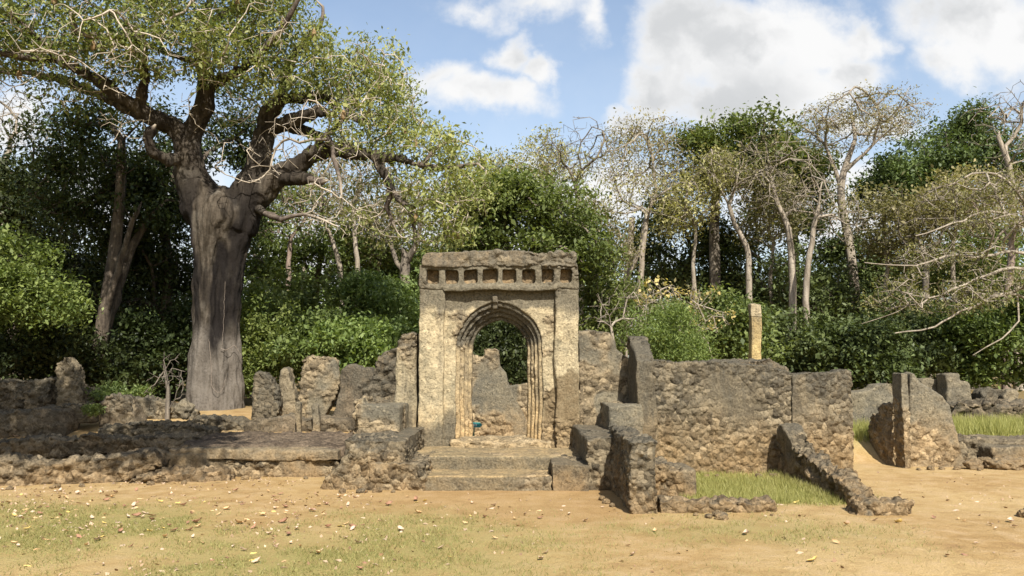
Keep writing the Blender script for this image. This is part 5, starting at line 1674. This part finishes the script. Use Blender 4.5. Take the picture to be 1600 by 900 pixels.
# ------------------------------------------------------------------ far forest that reads as one mass
def far_forest():
    rnd = np.random.default_rng(5)
    cs = []
    for k in range(330):
        ang = rnd.uniform(-0.95, 0.95)
        d = rnd.uniform(42, 60)
        x, y = d * math.sin(ang) * 1.0, d * math.cos(ang)
        h = rnd.uniform(1.0, 5.5) + 1.8 * noise.noise((x * 0.12, 3, 0)) + 0.6
        cs.append((x, y, h, rnd.uniform(1.3, 2.4)))
    C, T = [], []
    for (x, y, h, r) in cs:
        n = 170
        v = rnd.normal(size=(n, 3))
        v /= np.linalg.norm(v, axis=1)[:, None]
        v *= (rnd.random(n) ** 0.4)[:, None]
        c = np.array((x, y, h)) + v * np.array((r, r, r * 0.8))
        C.append(c)
        b = rnd.random()
        T.append((0.5 * b + 0.6 * rnd.random(n)).clip(0, 1))
    C = np.concatenate(C)
    T = np.concatenate(T)
    ok = C[:, 2] > 0.5
    o = link('forest', leaf_mesh('forest', C[ok], 0.42, rnd, T[ok], 0.5, 0.6), M['leaf_mid'])
    tag(o, 'far dark green forest closing off the clearing', 'forest', kind='stuff')


far_forest()

# a tree standing outside the view on the left; it shades the ruins there
make_tree('shade_tree', 'tall tree outside the left of the view shading the ruined walls', 'tree', [(-2600, 500, 6.0, .4), (-2600, -800, 6.0, .35), (-2500, -1500, 6.2, .3)],
          [], 0, None, 0, bark='bark_dark') if False else None


def shade_tree():
    rnd = np.random.default_rng(77)
    t = Tree()
    bx, by = -13.5, 5.0
    t.limb([(bx, by, -0.2, .45), (bx + .2, by, 3, .36), (bx + .8, by + .2, 6, .3), (bx + 2, by + .5, 8, .22)], -1, 0.7, 0.4)
    att = []
    for (cx_, cy_, cz, rx, ry, rz, n) in [(-9.5, 6.2, 9.0, 2.2, 1.4, .9, 60), (-6.8, 5.8, 9.3, 1.5, .9, .6, 22), (-12, 6.0, 9.5, 2.2, 1.6, 1, 50), (-8.2, 7.6, 9.8, 1.8, 1.0, .8, 34), (-11.5, 8.4, 10.0, 2, 1.2, .8, 46),
                                          (-14, 4, 9, 2, 2, 1, 30), (-5.6, 5.4, 8.8, 1.0, .7, .5, 16), (-4.2, 6.6, 9.0, 1.0, .6, .5, 12), (-7.6, 4.8, 8.6, 1.2, .6, .5, 16), (-3.4, 5.2, 8.9, .7, .5, .4, 8)]:
        for _ in range(n):
            v = rnd.normal(size=3)
            v = v / np.linalg.norm(v) * rnd.random() ** (1 / 3)
            att.append(np.array((cx_, cy_, cz)) + v * np.array((rx, ry, rz)))
    rnd.shuffle(att)
    t.grow(att, rnd, 0.4, 0.35, 0.05)
    t.finish(0.012, 0.45)
    o = thing('shade_tree', (bx, by, 0), 'tall leafy tree beyond the left edge shading the ruined walls', 'tree')
    link('trunk', t.mesh('trunk'), M['bark_dark'], o)
    C, tt = tip_leaves(t.P[t.tips], 115, 0.40, rnd)
    link('crown', leaf_mesh('crown', C, 0.24, rnd, tt), M['leaf_mid'], o)


shade_tree()


# ------------------------------------------------------------------ grass
def blades(name, pts, h, wd, rnd, mat, lean=0.35, tint=None):
    n = len(pts)
    P = np.array(pts)
    ang = rnd.uniform(0, 2 * math.pi, n)
    hh = h * rnd.uniform(0.5, 1.3, n)
    side = np.stack([np.cos(ang), np.sin(ang), np.zeros(n)], 1) * (wd * 0.5)
    la = rnd.uniform(0, 2 * math.pi, n)
    ln = np.stack([np.cos(la), np.sin(la), np.zeros(n)], 1) * (hh * lean * rnd.uniform(0.2, 1.6, n))[:, None]
    top = P + ln + np.stack([np.zeros(n), np.zeros(n), hh], 1)
    V = np.stack([P - side, P + side, top], 1).reshape(-1, 3)
    F = np.arange(n * 3).reshape(n, 3)
    tt = rnd.random(n) if tint is None else tint
    me = np_mesh(name, V, F, {'tint': np.repeat(tt, 3)})
    return link(name, me, M[mat])


def scatter(n, x0, x1, y0, y1, rnd, dens):
    out = []
    for _ in range(n):
        x, y = rnd.uniform(x0, x1), rnd.uniform(y0, y1)
        if rnd.random() < dens(x, y):
            out.append((x, y, ter(x, y) - 0.004))
    return out


def build_grass():
    rnd = np.random.default_rng(9)
    def lawn(x, y):
        c = noise.fractal((x * 2.2, y * 2.2, 7.7), 1.0, 2.0, 3)
        return grass_mask(x, y) * sm(c, -0.55, 0.35)
    pts = scatter(230000, -9.5, 4.5, 5.6, 12.0, rnd, lawn)
    tag(blades('grass', pts, 0.036, 0.007, rnd, 'grass', 0.9), 'short sparse turf on the near lawn', 'grass', kind='stuff')

    def nook(x, y):
        return (x > 2.2) * (x < 4.25) * sm(y, 9.95, 10.5) * (grass_mask(x, y)) * (0.4 + 0.6 * sm(noise.noise((x * 3, y * 3, 0)), -0.4, 0.3))
    pts = scatter(34000, 2.1, 4.4, 9.9, 12.95, rnd, nook)
    tag(blades('grass', pts, 0.075, 0.008, rnd, 'grass_tall', 0.6), 'bright short grass in the nook beside the long wall', 'grass', kind='stuff')

    def tall(x, y):
        return 1.0 * (0.5 + 0.5 * sm(noise.noise((x * 1.5, y * 1.5, 0)), -0.4, 0.3))
    pts = scatter(26000, 6.0, 14.0, 14.9, 17.6, rnd, tall)
    tag(blades('grass', pts, 0.27, 0.013, rnd, 'grass_tall', 0.35), 'tall yellow-green grass on the right terrace', 'grass', kind='stuff')
    pts = scatter(2600, 4.45, 4.8, 10.0, 12.9, rnd, lambda x, y: 0.2) + scatter(1500, 4.05, 4.26, 10.4, 12.9, rnd, lambda x, y: 0.8)
    tag(blades('grass', pts, 0.11, 0.010, rnd, 'grass_tall', 0.5), 'longer grass tufts along the sloping low wall', 'grass', kind='stuff')


build_grass()


# ------------------------------------------------------------------ fallen leaves
def dry_leaf_mesh(k):
    rnd = random.Random(k)
    bm = bmesh.new()
    L, wd = 0.115, 0.06 * rnd.uniform(0.8, 1.2)
    curl = rnd.uniform(0.6, 1.6)
    cols = []
    rows = 7
    for i in range(rows):
        t = i / (rows - 1)
        w_ = wd * math.sin(math.pi * min(max(t, 0.03), 0.97)) ** 0.75 * 0.5 * rnd.uniform(0.72, 1.25)
        z = 0.02 * curl * (2 * t - 1) ** 2 + rnd.uniform(0, 0.004)
        y = (t - 0.5) * L
        row = []
        for s in (-1, -0.5, 0, 0.5, 1):
            row.append(bm.verts.new((s * w_ + rnd.uniform(-.004, .004), y + rnd.uniform(-.004, .004), z + 0.015 * curl * s * s * (w_ / wd * 2) + rnd.uniform(-.004, .006))))
        cols.append(row)
    for i in range(rows - 1):
        for j in range(4):
            bm.faces.new((cols[i][j], cols[i][j + 1], cols[i + 1][j + 1], cols[i + 1][j]))
    me = bpy.data.meshes.new('fallen_leaf')
    bm.to_mesh(me)
    bm.free()
    me.polygons.foreach_set('use_smooth', np.ones(len(me.polygons), dtype=bool))
    return me


def build_leaves():
    mats = []
    for nm, a, b in (('dry_leaf_pale', (0.38, 0.27, 0.18), (0.54, 0.415, 0.31)), ('dry_leaf_tan', (0.42, 0.26, 0.12), (0.56, 0.38, 0.2)), ('dry_leaf_rust', (0.19, 0.10, 0.06), (0.32, 0.18, 0.11)), ('dry_leaf_yellow', (0.5, 0.36, 0.10), (0.62, 0.46, 0.16))):
        m, nt, out = new_mat(nm)
        oi = nt.node('ShaderNodeObjectInfo')
        tc = nt.node('ShaderNodeTexCoord')
        n = nt.noise(tc.outputs['Object'], 40, 4, 0.6)
        f = nt.math('ADD', nt.math('MULTIPLY', n, 0.5), nt.math('MULTIPLY', oi.outputs['Random'], 0.5))
        principled(nt, out, nt.mix(f, a, b), 0.7, 0.2)
        mats.append(m)
    protos = []
    for k in range(10):
        me = dry_leaf_mesh(k)
        me.materials.append(mats[[0, 0, 1, 0, 1, 1, 0, 2, 2, 3][k]])
        protos.append(me)
    rnd = random.Random(3)
    n = 0
    spots = []
    while len(spots) < 285:
        u = rnd.random()
        if u < 0.72:        # thick on the left lawn
            px = rnd.triangular(-10, 900, 40)
            py = rnd.triangular(755, 905, 785)
        elif u < 0.9:
            px = rnd.uniform(500, 1600)
            py = rnd.triangular(770, 900, 790)
        else:
            px = rnd.uniform(0, 250)
            py = rnd.uniform(700, 716) if rnd.random() < .3 else rnd.uniform(770, 830)
        r = ray(px, py)
        t = -CAMH / r[2]
        x, y = r[0] * t, r[1] * t
        if y > 11.2 and -3.2 < x < 2.1:
            continue
        if 1.35 < x < 1.8 and y > 9.6:
            continue
        if 1.7 < x < 4.8 and 9.3 < y < 10.2:
            continue
        spots.append((x, y))
    for i, (x, y) in enumerate(spots):
        me = protos[rnd.randrange(10)]
        o = bpy.data.objects.new('fallen_leaf', me)
        COL.objects.link(o)
        s = rnd.choice((0.45, 0.55, 0.65, 0.75, 0.95))
        o.scale = (s, s, s)
        o.location = (x, y, ter(x, y) + 0.012)
        o.rotation_euler = (rnd.uniform(-.5, .5), rnd.uniform(-.5, .5) + (math.pi if rnd.random() < .4 else 0), rnd.uniform(0, 6.28))
        tag(o, 'dry curled leaf fallen on the open ground before the ruins', 'leaf', 'dry leaves fallen on the open ground')


build_leaves()


def build_loose_stones():
    protos = [rock('loose_stone', (0, 0, -5), (1.25, 1.0, 0.75), M['rubble'], None, seed=20 + k) for k in range(3)]
    meshes = [p.data for p in protos]
    for p in protos:
        bpy.data.objects.remove(p)
    rnd = random.Random(12)
    lines = [((-8.2, 11.3), (-4.6, 12.1), 9), ((-4.6, 12.5), (-2.7, 12.5), 6), ((-2.8, 11.2), (-1.3, 11.22), 6), ((1.1, 11.25), (1.4, 9.62), 4), ((1.75, 9.6), (3.2, 9.55), 6),
             ((2.5, 12.6), (4.2, 12.75), 5), ((4.75, 12.6), (4.7, 10.2), 7), ((6.75, 13.6), (8.1, 13.75), 6), ((5.3, 13.0), (5.7, 13.2), 3)]
    for (a, b, n) in lines:
        for _ in range(n):
            t = rnd.random()
            x = a[0] + (b[0] - a[0]) * t + rnd.gauss(0, 0.06)
            y = a[1] + (b[1] - a[1]) * t - abs(rnd.gauss(0, 0.10))
            o = bpy.data.objects.new('loose_stone', rnd.choice(meshes))
            COL.objects.link(o)
            r = rnd.uniform(0.022, 0.065)
            o.scale = (r, r, r)
            o.location = (x, y, ter(x, y) + r * 0.35)
            o.rotation_euler = (rnd.uniform(-.4, .4), rnd.uniform(-.4, .4), rnd.uniform(0, 6.28))
            tag(o, 'small loose stone fallen on the soil at the foot of the ruined walls', 'stone', 'loose stones along the foot of the ruins')


build_loose_stones()


def build_crumbs():
    """small leaf crumbs and grit scattered over the open ground"""
    rnd = np.random.default_rng(21)
    pts = []
    for _ in range(13000):
        x, y = rnd.uniform(-10, 8), rnd.uniform(6, 13.2)
        if -3.0 < x < 2.2 and y > 11.2:
            continue
        k = (0.12 + 0.88 * sm(-x, -1, 5)) * sm(noise.fractal((x * 0.9, y * 0.9, 4.4), 1.0, 2.0, 3), -0.5, 0.4)
        if rnd.random() < k:
            pts.append((x, y, ter(x, y) + 0.006))
    me = leaf_mesh('leaf_litter', np.array(pts), 0.036, rnd, rnd.random(len(pts)) ** 0.7, 1.2, 0.55, 0.5)
    m, nt, out = new_mat('leaf_crumb')
    principled(nt, out, nt.mix(nt.attr('tint'), (0.19, 0.11, 0.055), (0.48, 0.36, 0.25)), 0.9, 0.1)
    tag(link('leaf_litter', me, m), 'tiny leaf crumbs and grit over the open ground', 'litter', kind='stuff')


build_crumbs()
